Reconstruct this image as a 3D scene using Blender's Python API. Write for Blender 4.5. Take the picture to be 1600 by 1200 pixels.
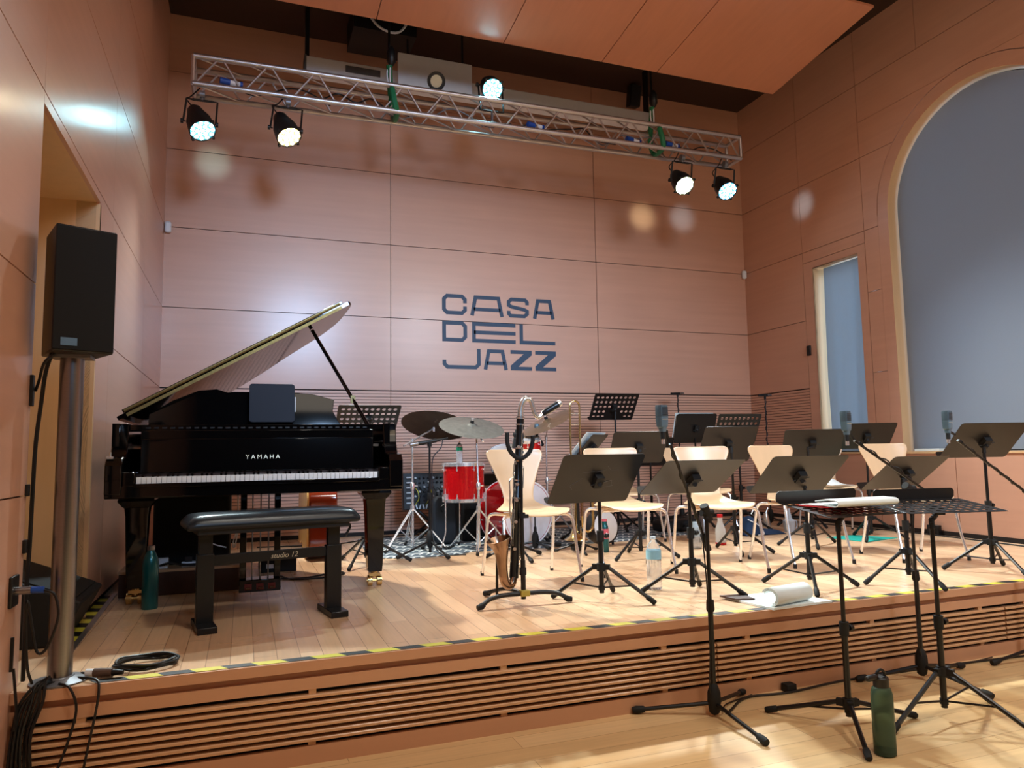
import bpy, bmesh, math, random
from mathutils import Vector, Matrix
random.seed(7)
PI=math.pi
sc=bpy.context.scene
for o in list(bpy.data.objects): bpy.data.objects.remove(o)
# ------------------------------------------------------------------ camera
cam=bpy.data.cameras.new('camera'); co=bpy.data.objects.new('camera',cam); sc.collection.objects.link(co); sc.camera=co
YAW,PITCH,ROLL,F=.3535,.0947,-.0168,1135.4
d=Vector((math.sin(YAW)*math.cos(PITCH),math.cos(YAW)*math.cos(PITCH),math.sin(PITCH)))
r=Vector((math.cos(YAW),-math.sin(YAW),0)); u=r.cross(d)
r2=r*math.cos(ROLL)+u*math.sin(ROLL); u2=-r*math.sin(ROLL)+u*math.cos(ROLL)
M=Matrix((r2,u2,-d)).transposed().to_4x4(); M.translation=Vector((.7748,0,.83)); co.matrix_world=M
cam.sensor_width=36; cam.lens=F/1600*36; cam.clip_start=.05; cam.clip_end=60
# ------------------------------------------------------------------ world, exposure, big lights
W=bpy.data.worlds.new('world'); sc.world=W; W.use_nodes=True
W.node_tree.nodes['Background'].inputs[0].default_value=(.25,.3,.4,1); W.node_tree.nodes['Background'].inputs[1].default_value=.15
sc.view_settings.view_transform='Standard'; sc.view_settings.look='None'; sc.view_settings.gamma=1; sc.view_settings.use_curve_mapping=False
sc.view_settings.exposure=0.0
def area(name,loc,aim,sx,sy,power,col):
    l=bpy.data.lights.new(name,'AREA'); l.shape='RECTANGLE'; l.size=sx; l.size_y=sy; l.energy=power; l.color=col
    o=bpy.data.objects.new(name,l); sc.collection.objects.link(o); o.location=loc
    o.rotation_euler=(Vector(aim)-Vector(loc)).to_track_quat('-Z','Y').to_euler(); return o
def spot(name,loc,aim,power,col,ang,blend=.5,rad=.08):
    l=bpy.data.lights.new(name,'SPOT'); l.energy=power; l.color=col; l.spot_size=math.radians(ang); l.spot_blend=blend; l.shadow_soft_size=rad
    o=bpy.data.objects.new(name,l); sc.collection.objects.link(o); o.location=loc
    o.rotation_euler=(Vector(aim)-Vector(loc)).to_track_quat('-Z','Y').to_euler(); return o
area('hall_ceiling_light',(3.4,-1.0,4.88),(3.6,7.7,.4),4.5,1.2,48,(1,.86,.7))
area('hall_side_light',(4.6,-2.6,4.4),(3.0,3,0),3,2,70,(1,.76,.52))
spot('front_wash_light',(2.0,-2.5,3.9),(2.1,7.7,1.6),2300,(.44,.67,1),40,1,.8)
spot('floor_fill_light',(2.2,1.0,4.9),(2.4,3.0,-.4),270,(1,.93,.82),86,1,.2)  # pair of fill spots added to brighten the hall floor and stage edge
spot('floor_fill_light',(5.2,1.0,4.9),(4.8,3.0,-.4),290,(1,.95,.86),86,1,.2)
spot('front_wash_light',(4.9,-2.5,3.9),(4.9,7.2,.7),1900,(.60,.78,1),40,1,.8)
area('window_daylight',(7.17,4.5,2.4),(6,4.5,2.4),1.8,3.4,21,(.62,.77,1))
area('window_daylight',(7.17,6.2,1.85),(6,6.2,1.85),.6,2.0,9,(.55,.77,1))
# ------------------------------------------------------------------ materials
def lin(c):
    return tuple((x/255/12.92 if x/255<=.04045 else ((x/255+.055)/1.055)**2.4) for x in c)
MATS={}
def mat(name,rgb,rough=.5,metal=0,var=.06,scale=18,bump=0,coat=0,spec=.5,emit=None,es=0,trans=0,ior=1.45,alpha=1,stretch=(1,1,1)):
    if name in MATS: return MATS[name]
    m=bpy.data.materials.new(name); m.use_nodes=True; nt=m.node_tree; b=nt.nodes['Principled BSDF']
    c=lin(rgb)
    tc=nt.nodes.new('ShaderNodeTexCoord'); mp=nt.nodes.new('ShaderNodeMapping'); mp.inputs['Scale'].default_value=stretch
    nz=nt.nodes.new('ShaderNodeTexNoise'); nz.inputs['Scale'].default_value=scale; nz.inputs['Detail'].default_value=4
    nt.links.new(tc.outputs['Object'],mp.inputs[0]); nt.links.new(mp.outputs[0],nz.inputs['Vector'])
    mx=nt.nodes.new('ShaderNodeMix'); mx.data_type='RGBA'
    mx.inputs[6].default_value=(*[x*(1-var*2) for x in c],1); mx.inputs[7].default_value=(*[min(1,x*(1+var*2)) for x in c],1)
    nt.links.new(nz.outputs['Fac'],mx.inputs[0]); nt.links.new(mx.outputs[2],b.inputs['Base Color'])
    b.inputs['Roughness'].default_value=rough; b.inputs['Metallic'].default_value=metal; b.inputs['Coat Weight'].default_value=coat; b.inputs['Coat Roughness'].default_value=.05
    b.inputs['Specular IOR Level'].default_value=spec; b.inputs['IOR'].default_value=ior
    b.inputs['Transmission Weight'].default_value=trans; b.inputs['Alpha'].default_value=alpha
    if emit: b.inputs['Emission Color'].default_value=(*emit,1); b.inputs['Emission Strength'].default_value=es
    if bump:
        bp=nt.nodes.new('ShaderNodeBump'); bp.inputs['Strength'].default_value=bump; bp.inputs['Distance'].default_value=.002
        nt.links.new(nz.outputs['Fac'],bp.inputs['Height']); nt.links.new(bp.outputs[0],b.inputs['Normal'])
    MATS[name]=m; return m
def plank_mat(name,c1,c2,line,w,L,along,rough,axes='XY',stain=.15):
    """floor boards: brick texture, rows run across `along`"""
    m=bpy.data.materials.new(name); m.use_nodes=True; nt=m.node_tree; b=nt.nodes['Principled BSDF']; N=nt.nodes.new; K=nt.links.new
    tc=N('ShaderNodeTexCoord'); mp=N('ShaderNodeMapping')
    if along=='Y': mp.inputs['Rotation'].default_value=(0,0,PI/2)
    K(tc.outputs['Object'],mp.inputs[0])
    br=N('ShaderNodeTexBrick'); br.inputs['Scale'].default_value=1; br.inputs['Brick Width'].default_value=L; br.inputs['Row Height'].default_value=w
    br.inputs['Mortar Size'].default_value=.0016; br.inputs['Mortar Smooth'].default_value=.3; br.inputs['Bias'].default_value=0; br.offset=.37
    br.inputs['Color1'].default_value=(*lin(c1),1); br.inputs['Color2'].default_value=(*lin(c2),1); br.inputs['Mortar'].default_value=(*lin(line),1)
    K(mp.outputs[0],br.inputs['Vector'])
    m2=N('ShaderNodeMapping'); m2.inputs['Scale'].default_value=(2.2,34,1); K(mp.outputs[0],m2.inputs[0])
    nz=N('ShaderNodeTexNoise'); nz.inputs['Scale'].default_value=1.6; nz.inputs['Detail'].default_value=5; K(m2.outputs[0],nz.inputs['Vector'])
    n3=N('ShaderNodeTexNoise'); n3.inputs['Scale'].default_value=1.3; n3.inputs['Detail'].default_value=3; K(tc.outputs['Object'],n3.inputs['Vector'])
    mx=N('ShaderNodeMix'); mx.data_type='RGBA'; mx.blend_type='MULTIPLY'; mx.inputs[0].default_value=1
    cr=N('ShaderNodeMapRange'); cr.inputs[3].default_value=.84; cr.inputs[4].default_value=1.14; K(nz.outputs['Fac'],cr.inputs[0])
    c2_=N('ShaderNodeMapRange'); c2_.inputs[3].default_value=1-stain; c2_.inputs[4].default_value=1+stain; K(n3.outputs['Fac'],c2_.inputs[0])
    mu=N('ShaderNodeMath'); mu.operation='MULTIPLY'; K(cr.outputs[0],mu.inputs[0]); K(c2_.outputs[0],mu.inputs[1])
    K(br.outputs['Color'],mx.inputs[6]); K(mu.outputs[0],mx.inputs[7]); K(mx.outputs[2],b.inputs['Base Color'])
    rr=N('ShaderNodeMapRange'); rr.inputs[3].default_value=rough-.08; rr.inputs[4].default_value=rough+.12; K(n3.outputs['Fac'],rr.inputs[0]); K(rr.outputs[0],b.inputs['Roughness'])
    MATS[name]=m; return m
def veneer_mat(name,rgb,rough=.38,axis='X',var=.065):
    m=bpy.data.materials.new(name); m.use_nodes=True; nt=m.node_tree; b=nt.nodes['Principled BSDF']; N=nt.nodes.new; K=nt.links.new
    c=lin(rgb); tc=N('ShaderNodeTexCoord'); mp=N('ShaderNodeMapping')
    mp.inputs['Scale'].default_value={'X':(.5,.5,9),'Z':(9,9,.5),'Y':(9,.5,9)}[axis]; K(tc.outputs['Object'],mp.inputs[0])
    nz=N('ShaderNodeTexNoise'); nz.inputs['Scale'].default_value=2.2; nz.inputs['Detail'].default_value=7; K(mp.outputs[0],nz.inputs['Vector'])
    n2=N('ShaderNodeTexNoise'); n2.inputs['Scale'].default_value=1.1; n2.inputs['Detail'].default_value=2; K(tc.outputs['Object'],n2.inputs['Vector'])
    ad=N('ShaderNodeMath'); ad.operation='ADD'; K(nz.outputs['Fac'],ad.inputs[0]); K(n2.outputs['Fac'],ad.inputs[1])
    mr=N('ShaderNodeMapRange'); mr.inputs[1].default_value=.6; mr.inputs[2].default_value=1.4; K(ad.outputs[0],mr.inputs[0])
    mx=N('ShaderNodeMix'); mx.data_type='RGBA'; mx.inputs[6].default_value=(*[x*(1-var) for x in c],1); mx.inputs[7].default_value=(*[min(1,x*(1+var)) for x in c],1)
    K(mr.outputs[0],mx.inputs[0]); K(mx.outputs[2],b.inputs['Base Color']); b.inputs['Roughness'].default_value=rough
    b.inputs['Coat Weight'].default_value=.35; b.inputs['Coat Roughness'].default_value=.2
    MATS[name]=m; return m
wallm=veneer_mat('beech_wall_panel',(206,158,134),.4)
reveal=veneer_mat('pale_birch_reveal',(222,184,138),.5,'Z')
canm=veneer_mat('ceiling_panel_wood',(206,140,106),.45,'Y')
fasc=veneer_mat('stage_fascia_wood',(196,146,112),.45)
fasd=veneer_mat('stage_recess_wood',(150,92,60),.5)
slatm=veneer_mat('slat_wood',(206,160,118),.5)
stagef=plank_mat('stage_floor_boards',(230,192,154),(208,168,132),(150,110,78),.092,1.1,'Y',.27,stain=.12)
hallf=plank_mat('hall_floor_boards',(226,194,146),(214,178,128),(165,125,85),.13,1.9,'X',.3,stain=.1)
dark=mat('dark_gap',(22,15,12),.8)
upper=mat('dark_ceiling_paint',(58,38,28),.8)
blindm=mat('grey_roller_blind',(142,152,166),.75,var=.03,scale=90)
blindw=mat('pale_curtain_cloth',(150,166,182),.7,var=.03,scale=60)
def translucent(m,f):
    nt=m.node_tree; b=nt.nodes['Principled BSDF']; o=nt.nodes['Material Output']; t=nt.nodes.new('ShaderNodeBsdfTranslucent'); t.inputs[0].default_value=(.75,.8,.85,1)
    x=nt.nodes.new('ShaderNodeMixShader'); x.inputs[0].default_value=f; nt.links.new(b.outputs[0],x.inputs[1]); nt.links.new(t.outputs[0],x.inputs[2]); nt.links.new(x.outputs[0],o.inputs[0])
translucent(blindm,.3); translucent(blindw,.4)
lac=mat('black_piano_lacquer',(7,7,8),.05,var=0,spec=.5)
satin=mat('satin_black_metal',(20,20,22),.32,var=.05)
blk=mat('matte_black_metal',(17,17,18),.45,var=.08)
deskm=mat('black_powder_coat_desk',(27,24,23),.38,var=.05,scale=8)
rub=mat('black_rubber',(16,16,17),.7)
plas=mat('black_plastic',(16,17,19),.4)
cloth=mat('black_speaker_cloth',(11,11,12),.85,var=.2,scale=300)
leather=mat('black_vinyl_cushion',(24,30,36),.3,var=.1,scale=120,bump=.15)
chrome=mat('polished_chrome',(235,236,238),.24,.8,var=.02)
steel=mat('brushed_steel',(140,138,140),.3,1,var=.05,scale=30,stretch=(1,1,12))
alum=mat('aluminium_tube',(190,186,186),.38,.9,var=.05)
brass=mat('polished_brass',(214,186,128),.2,1,var=.05)
hinge=mat('dull_hinge_brass',(128,108,66),.5,.9,var=.25,scale=60)
brassd=mat('lacquered_brass_worn',(150,122,100),.24,1,var=.15)
gold=mat('gold_lettering',(214,206,180),.35,.4)
white=mat('white_plastic',(228,233,240),.4,var=.02)
ivory=mat('white_piano_key',(238,240,240),.2,var=.01)
red=mat('red_drum_wrap',(190,16,22),.15,.25,var=.12,scale=60,coat=.6)
drumhead=mat('white_drum_head',(222,232,240),.4,var=.02)
cym=mat('dry_bronze_cymbal',(124,124,118),.42,.45,var=.2,scale=26)
cymd=mat('dark_bronze_cymbal',(104,90,78),.4,.6,var=.15,scale=14)
birch=veneer_mat('birch_ply_chair',(222,188,148),.35,'Z',.05)
ebony=mat('black_grenadilla',(18,18,20),.3,var=.06)
silver=mat('silver_plate',(225,222,214),.2,.85,var=.05)
paper=mat('white_paper',(226,236,236),.7,var=.02)
navy=mat('navy_sign_vinyl',(40,62,86),.5,var=.03)
blue=mat('blue_connector',(20,70,160),.4)
tealb=mat('teal_metal_bottle',(10,92,96),.28,.4,var=.05,coat=.4)
green=mat('green_wrap',(20,110,70),.5)
redp=mat('red_plastic',(200,24,34),.4)
glassc=mat('clear_pet_plastic',(240,246,250),.12,var=0,trans=.86,ior=1.25)
glassg=mat('smoky_green_plastic',(84,108,90),.15,var=0,trans=.55,ior=1.2)
waterlab=mat('pale_blue_label',(150,205,225),.5)
greenlab=mat('green_label',(40,150,110),.5)
varn=mat('red_brown_varnish',(120,40,18),.14,var=.15,scale=5,coat=.6)
spruce=mat('golden_spruce',(200,150,90),.25,var=.08)
yel=mat('yellow_tape',(206,196,60),.5,var=.06)
btape=mat('black_tape',(20,20,20),.5)
tealp=mat('turquoise_sheet',(0,165,150),.5,var=.02)
bagm=mat('blue_fabric',(24,50,84),.85,var=.15,scale=60)
pinkm=mat('pink_bottle',(214,96,110),.35)
ipad=mat('tablet_back_case',(30,36,48),.6,var=.03,spec=.25)
greyp=mat('grey_metal',(120,120,124),.4,.5)
darkwood=mat('dark_box_wood',(60,34,22),.45,var=.15)
toe=mat('mic_grey_green',(92,118,134),.4,.3)
toed=mat('mic_grille_grey',(72,92,104),.5,.3,var=.25,scale=500)
knobw=mat('panel_white_print',(205,215,225),.5)
towel=mat('white_towel',(228,230,228),.9,bump=.4,scale=60)
# ------------------------------------------------------------------ mesh helpers
def basis(zdir,xhint=None):
    z=Vector(zdir).normalized(); h=Vector(xhint) if xhint is not None else (Vector((1,0,0)) if abs(z.x)<.9 else Vector((0,1,0)))
    x=(h-z*h.dot(z)).normalized(); y=z.cross(x); return Matrix((x,y,z)).transposed()
def RZ(a): return Matrix.Rotation(a,3,'Z')
def RX(a): return Matrix.Rotation(a,3,'X')
def RY(a): return Matrix.Rotation(a,3,'Y')
class MB:
    def __init__(s): s.v=[];s.f=[];s.m=[];s.mats=[]
    def mi(s,m):
        if m not in s.mats: s.mats.append(m)
        return s.mats.index(m)
    def add(s,vs,fs,m):
        b=len(s.v); s.v+= [Vector(v) for v in vs]; i=s.mi(m)
        for f in fs: s.f.append([k+b for k in f]); s.m.append(i)
        return s
    def box(s,c,size,m,R=None):
        c=Vector(c);hx,hy,hz=[k/2 for k in size]
        vs=[Vector((x,y,z)) for x in(-hx,hx) for y in(-hy,hy) for z in(-hz,hz)]
        if R is not None: vs=[R@v for v in vs]
        return s.add([c+v for v in vs],[(0,1,3,2),(4,6,7,5),(0,4,5,1),(2,3,7,6),(0,2,6,4),(1,5,7,3)],m)
    def bb(s,a,b,m): return s.box([(p+q)/2 for p,q in zip(a,b)],[abs(q-p) for p,q in zip(a,b)],m)
    def tube(s,pts,r,m,seg=8,closed=False,cap=True,sy=1):
        pts=[Vector(p) for p in pts]; n=len(pts); rs=r if isinstance(r,(list,tuple)) else [r]*n
        vs=[];prev=None
        for i,p in enumerate(pts):
            if closed: t=(pts[(i+1)%n]-pts[i-1])
            else: t=(pts[min(i+1,n-1)]-pts[max(i-1,0)])
            if t.length<1e-9: t=Vector((0,0,1))
            t.normalize()
            if prev is None: x=Vector((1,0,0)) if abs(t.x)<.9 else Vector((0,1,0))
            else: x=prev
            x=(x-t*x.dot(t)).normalized(); prev=x; y=t.cross(x)
            for k in range(seg):
                a=2*PI*k/seg; vs.append(p+x*math.cos(a)*rs[i]+y*math.sin(a)*rs[i]*sy)
        fs=[]
        for i in range(n if closed else n-1):
            j=(i+1)%n
            for k in range(seg):
                l=(k+1)%seg; fs.append((i*seg+k,i*seg+l,j*seg+l,j*seg+k))
        if cap and not closed: fs.append(tuple(range(seg))[::-1]); fs.append(tuple((n-1)*seg+k for k in range(seg)))
        return s.add(vs,fs,m)
    def lathe(s,prof,m,seg=20,c=(0,0,0),R=None,a0=0,a1=2*PI):
        c=Vector(c); vs=[];full=abs(a1-a0-2*PI)<1e-6; ns=seg if full else seg+1
        for (rr,z) in prof:
            for k in range(ns):
                a=a0+(a1-a0)*k/seg; v=Vector((rr*math.cos(a),rr*math.sin(a),z)); vs.append(c+(R@v if R is not None else v))
        fs=[]
        for i in range(len(prof)-1):
            for k in range(seg):
                l=(k+1)%ns; fs.append((i*ns+k,i*ns+l,(i+1)*ns+l,(i+1)*ns+k))
        if full:
            if prof[0][0]>1e-6: fs.append(tuple(range(ns))[::-1])
            if prof[-1][0]>1e-6: fs.append(tuple((len(prof)-1)*ns+k for k in range(ns)))
        return s.add(vs,fs,m)
    def prism(s,poly,z0,z1,m,c=(0,0,0),R=None):
        c=Vector(c); n=len(poly); vs=[Vector((x,y,z)) for z in (z0,z1) for x,y in poly]
        if R is not None: vs=[R@v for v in vs]
        return s.add([c+v for v in vs],[tuple(range(n))[::-1],tuple(range(n,2*n))]+[(i,(i+1)%n,n+(i+1)%n,n+i) for i in range(n)],m)
    def build(s,name,parent=None,bevel=0,solid=0,loc=None,sub=0,ang=38):
        me=bpy.data.meshes.new(name); me.from_pydata([tuple(v) for v in s.v],[],s.f)
        for m in s.mats: me.materials.append(m)
        for p,i in zip(me.polygons,s.m): p.material_index=i
        bm=bmesh.new(); bm.from_mesh(me); bmesh.ops.remove_doubles(bm,verts=bm.verts,dist=1e-6); bmesh.ops.recalc_face_normals(bm,faces=bm.faces)
        for f in bm.faces: f.smooth=True
        for e in bm.edges:
            if len(e.link_faces)!=2 or e.calc_face_angle(0)>math.radians(ang): e.smooth=False
        bm.to_mesh(me); bm.free()
        o=bpy.data.objects.new(name,me); sc.collection.objects.link(o)
        if parent is not None: o.parent=parent
        if loc: o.location=loc
        if solid:
            k=o.modifiers.new('thickness','SOLIDIFY'); k.thickness=solid; k.offset=0
        if sub:
            k=o.modifiers.new('smooth','SUBSURF'); k.levels=sub; k.render_levels=sub
        if bevel:
            k=o.modifiers.new('bevel','BEVEL'); k.width=bevel; k.segments=2; k.limit_method='ANGLE'; k.angle_limit=math.radians(50)
        return o
def tag(o,label,cat,group=None,kind=None):
    o['label']=label; o['category']=cat
    if group: o['group']=group
    if kind: o['kind']=kind
    return o
def thing(name,label,cat,loc=(0,0,0),rz=0,group=None):
    o=bpy.data.objects.new(name,None); sc.collection.objects.link(o); o.location=loc; o.rotation_euler=(0,0,rz); o.empty_display_size=.1
    return tag(o,label,cat,group)
def struct(mb,name,**k):
    o=mb.build(name,**k); o['kind']='structure'; return o
def cr(pts,n=6,closed=False):
    pts=[Vector(p) for p in pts]; out=[]; N=len(pts)
    for i in range(N if closed else N-1):
        p0=pts[i-1] if (closed or i>0) else pts[0]*2-pts[1]; p1=pts[i]; p2=pts[(i+1)%N]; p3=pts[(i+2)%N] if (closed or i+2<N) else p2*2-p1
        for k in range(n):
            t=k/n; out.append(.5*((2*p1)+(p2-p0)*t+(2*p0-5*p1+4*p2-p3)*t*t+(3*p1-p0-3*p2+p3)*t**3))
    if not closed: out.append(pts[-1])
    return out
def rrect(w,h,r,n=4):
    o=[]
    for cx,cy,a in ((w/2-r,h/2-r,0),(-w/2+r,h/2-r,PI/2),(-w/2+r,-h/2+r,PI),(w/2-r,-h/2+r,1.5*PI)):
        for k in range(n+1): o.append((cx+r*math.cos(a+PI/2*k/n),cy+r*math.sin(a+PI/2*k/n)))
    return o
# ------------------------------------------------------------------ ROOM
RW,BY,EY,HF,CZ=6.914,7.73,3.176,-.41,5.33
def panels(mb,us,zs,put,g=.007):
    for i in range(len(us)-1):
        for j in range(len(zs)-1): put(us[i]+g/2,us[i+1]-g/2,zs[j]+g/2,zs[j+1]-g/2)
ZS=[1.519,2.309,3.115,3.916,4.725,5.5]
# back wall
b=MB(); b.bb((-.2,BY+.012,-.4),(RW+.3,BY+.15,CZ+.4),dark)
XS=[-.1,2.241,4.736,RW+.1]
panels(b,XS,ZS,lambda u0,u1,z0,z1:b.bb((u0,BY,z0),(u1,BY+.02,z1),wallm))
NG=46
for i in range(3):
    for k in range(NG):
        z0=.04+k*(1.515-.04)/NG; b.bb((XS[i]+.003,BY,z0),(XS[i+1]-.003,BY+.02,z0+.0265),wallm)
struct(b,'wall_back')
b=MB(); b.bb((0,BY-.014,0),(RW,BY,.04),dark); struct(b,'baseboard_back')
# left wall with deep doorway
b=MB(); DY0,DY1,DZ,DD=3.262,4.485,2.26,.7
def lw(y0,y1,z0,z1): b.bb((-.02,y0,z0),(0,y1,z1),wallm)
for y0,y1 in ((-3,-.6),(-.6,1.4),(1.4,DY0)):
    for z0,z1 in ((HF-.02,.7),(.7,1.519),(1.519,2.309),(2.309,3.115),(3.115,3.916),(3.916,5.5)): lw(y0+.002,y1-.002,z0+.003,z1-.003)
for z0,z1 in ((2.309,3.115),(3.115,3.916),(3.916,5.5)):
    for y0,y1 in ((DY0,4.9),(4.9,6.4),(6.4,BY+.02)): lw(y0+.001,y1-.001,z0+.003,z1-.003)
lw(DY0,DY1,DZ,2.306); lw(DY1+.002,4.90,1.522,2.306)
for y0,y1 in ((4.9,6.4),(6.4,BY+.02)): lw(y0+.002,y1-.002,1.522,2.306)
for y0,y1 in ((DY1+.03,4.9),(4.9,6.4),(6.4,BY+.02)):
    lw(y0+.002,y1-.002,.04,1.516)
b.bb((-.02,DY1,.0),(0,DY1+.027,2.249),reveal)
for a,c in (((-.12,-3,HF-.1),(-.02,DY0,5.7)),((-.12,DY1,-.3),(-.02,BY,5.7)),((-.12,DY0,DZ+.02),(-.02,DY1,5.7))): b.bb(a,c,dark)
struct(b,'wall_left')
b=MB()
b.bb((-DD,DY1,-.05),(-.02,DY1+.02,DZ),reveal); b.bb((-DD,DY0-.02,-.05),(-.02,DY0,DZ),reveal); b.bb((-DD,DY0,DZ),(-.02,DY1,DZ+.02),reveal); b.bb((-DD-.02,DY0,-.05),(-DD,DY1,DZ),reveal)
struct(b,'trim_1')
# right wall: narrow window, arched window
WY0,WY1,WZ0,WZ1=5.87,6.53,.78,2.90
AC,AR,AS,AZ0=4.50,.955,3.22,.78
b=MB()
def rw(y0,y1,z0,z1): b.bb((RW,y0,z0),(RW+.02,y1,z1),wallm)
g=.003
for z0,z1 in zip(ZS[:-1],ZS[1:]): rw(6.68+g,BY,z0+g,z1-g)
for k in range(NG):
    z0=.04+k*(1.515-.04)/NG; rw(6.68+g,BY,z0,z0+.0265)
for z0,z1 in ((2.985,3.115),(3.115,3.916),(3.916,4.725),(4.725,5.5)): rw(5.765+g,6.68-g,z0+g,z1-g)
rw(6.61,6.68-g,.04,2.982)
# pier between the windows
for z0,z1 in ((.04,1.0),(1.0,1.6),(1.6,2.45),(2.45,3.115)): rw(5.58+g,5.765-g,z0+g,z1-g)
# door-style casing of narrow window
rw(WY1,6.61,.04,2.982); rw(5.77,WY0,.04,2.982); rw(WY0,WY1,WZ1,2.982); rw(WY0,WY1,.04,WZ0)
# arch surround: polygon pieces
def arcpts(R,n=24,a0=0,a1=PI): return [(AC+R*math.cos(a0+(a1-a0)*k/n),AS+R*math.sin(a0+(a1-a0)*k/n)) for k in range(n+1)]
R2=1.08
inn=[(AC+AR,AZ0)]+arcpts(AR)+[(AC-AR,AZ0)]; out=[(AC+R2,AZ0)]+arcpts(R2)+[(AC-R2,AZ0)]
for i in range(len(inn)-1):
    a,c,dd,e=inn[i],inn[i+1],out[i+1],out[i]
    vs=[(x,y,z) for x in (RW,RW+.02) for (y,z) in (a,c,dd,e)]
    b.add(vs,[(0,1,2,3),(7,6,5,4),(0,4,5,1),(1,5,6,2),(2,6,7,3),(3,7,4,0)],wallm)
o2=arcpts(R2+.007)
# wall above the arch, split in horizontal bands
bands=[3.22,3.916,4.725,5.5]
def yfun(z,sg):
    h=z-AS; Rr=R2+.007
    return AC+sg*math.sqrt(max(Rr*Rr-h*h,0)) if h<Rr else AC
for sg,yo in ((1,5.765-g),(-1,2.2)):
    for zb,zt in ((3.22,3.916),(3.916,4.725)):
        n=14; zz=[zb+g+(min(zt,AS+R2+.006)-g-zb-g)*k/n for k in range(n+1)]
        for k in range(n):
            q=[(yfun(zz[k],sg),zz[k]),(yo,zz[k]),(yo,zz[k+1]),(yfun(zz[k+1],sg),zz[k+1])]
            vs=[(x,y,z) for x in (RW,RW+.02) for (y,z) in q]; b.add(vs,[(0,1,2,3),(7,6,5,4),(0,4,5,1),(1,5,6,2),(2,6,7,3),(3,7,4,0)],wallm)
rw(2.2,5.765-g,AS+R2+.006,4.725-g); rw(2.2,5.0-g,4.725+g,5.5); rw(5.0+g,5.765-g,4.725+g,5.5)
rw(5.58+g,5.765-g,3.115+g,3.22+g)
rw(2.2,AC-R2-.007,AZ0,3.22+g); rw(2.2,4.9-g,.04,AZ0-.01); rw(4.9+g,5.58,.04,AZ0-.01)
rw(AC+R2+.001,5.58,AZ0-.01,3.115)
for z0,z1 in ((HF,1.6),(1.6,3.1),(3.1,5.5)): rw(-3,2.2-g,z0+g,z1-g)
rw(2.2-g,EY,HF,.04)
b.bb((RW+.02,6.63,-.3),(RW+.12,BY+.1,5.7),dark); b.bb((RW+.02,-3,-.5),(RW+.12,3.4,5.7),dark); b.bb((RW+.02,5.6,3.0),(RW+.12,6.7,5.7),dark)
b.bb((RW+.3,3.2,-.4),(RW+.35,6.8,5.7),dark); b.bb((RW+.02,3.2,4.35),(RW+.3,6.7,4.4),dark)
struct(b,'wall_right')
b=MB(); b.bb((RW-.013,EY,0),(RW,BY-.014,.035),dark); struct(b,'baseboard_right')
# arched window: reveal + blind + sill
b=MB(); RD=.17
pl=inn
for i in range(len(pl)-1):
    (y0,z0),(y1,z1)=pl[i],pl[i+1]; b.add([(RW+.001,y0,z0),(RW+RD,y0,z0),(RW+RD,y1,z1),(RW+.001,y1,z1)],[(0,1,2,3)],reveal)
w1=struct(b,'window_1',solid=.006)
b=MB(); rb=AR-.025; bl=[(AC+rb,AZ0+.01)]+arcpts(rb,40)+[(AC-rb,AZ0+.01)]
b.add([(RW+.11,y,z) for y,z in bl]+[(RW+.125,y,z) for y,z in bl],[tuple(range(len(bl))),tuple(range(len(bl),2*len(bl)))[::-1]],blindm); o=b.build('roller_blind',w1)
b=MB(); b.bb((RW-.012,AC-AR-.1,AZ0-.02),(RW+RD,AC+AR+.12,AZ0),reveal); o=b.build('window_sill',w1)
# narrow window
b=MB()
for a,c in (((RW+.0,WY1,WZ0),(RW+RD,WY1+.01,WZ1)),((RW,WY0-.01,WZ0),(RW+RD,WY0,WZ1)),((RW,WY0,WZ1),(RW+RD,WY1,WZ1+.01)),((RW-.01,WY0,WZ0-.02),(RW+RD,WY1,WZ0))): b.bb(a,c,reveal)
w2=struct(b,'window_2')
b=MB(); n=36; vs=[]
for k in range(n+1):
    y=WY0+.005+(WY1-.06-WY0)*k/n
    for zz,amp in ((WZ1-.01,.002),(2.7,.004),(2.4,.014),(1.6,.018),(.79,.015)):
        vs.append((RW+.11+amp*(math.sin(k*.42+zz)+.5*math.sin(k*.23+2*zz)),y,zz))
fs=[(k*5+j,k*5+j+1,(k+1)*5+j+1,(k+1)*5+j) for k in range(n) for j in range(4)]
b.add(vs,fs,blindw); b.build('curtain',w2,solid=.004)
# floors
b=MB(); b.bb((-DD-.1,EY+.0,-.03),(RW+.1,BY+.02,0),stagef); fl=struct(b,'floor_stage')
b=MB(); b.bb((-.1,-3,HF-.05),(RW+.1,EY+.1,HF),hallf); struct(b,'floor')
b=MB(); b.bb((-.1,2.2,CZ),(RW+.1,BY+.1,CZ+.1),upper); b.bb((-.1,-3.1,5.6),(RW+.1,2.2,5.7),upper); b.bb((-.1,2.15,CZ),(RW+.1,2.2,5.65),upper); struct(b,'ceiling')
b=MB(); b.bb((-.1,-3.1,-.5),(RW+.1,-3,5.7),mat('dark_hall_wall',(46,34,30),.9)); struct(b,'wall_front')  # unseen wall, kept dark so the piano fallboard reflects black
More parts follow.
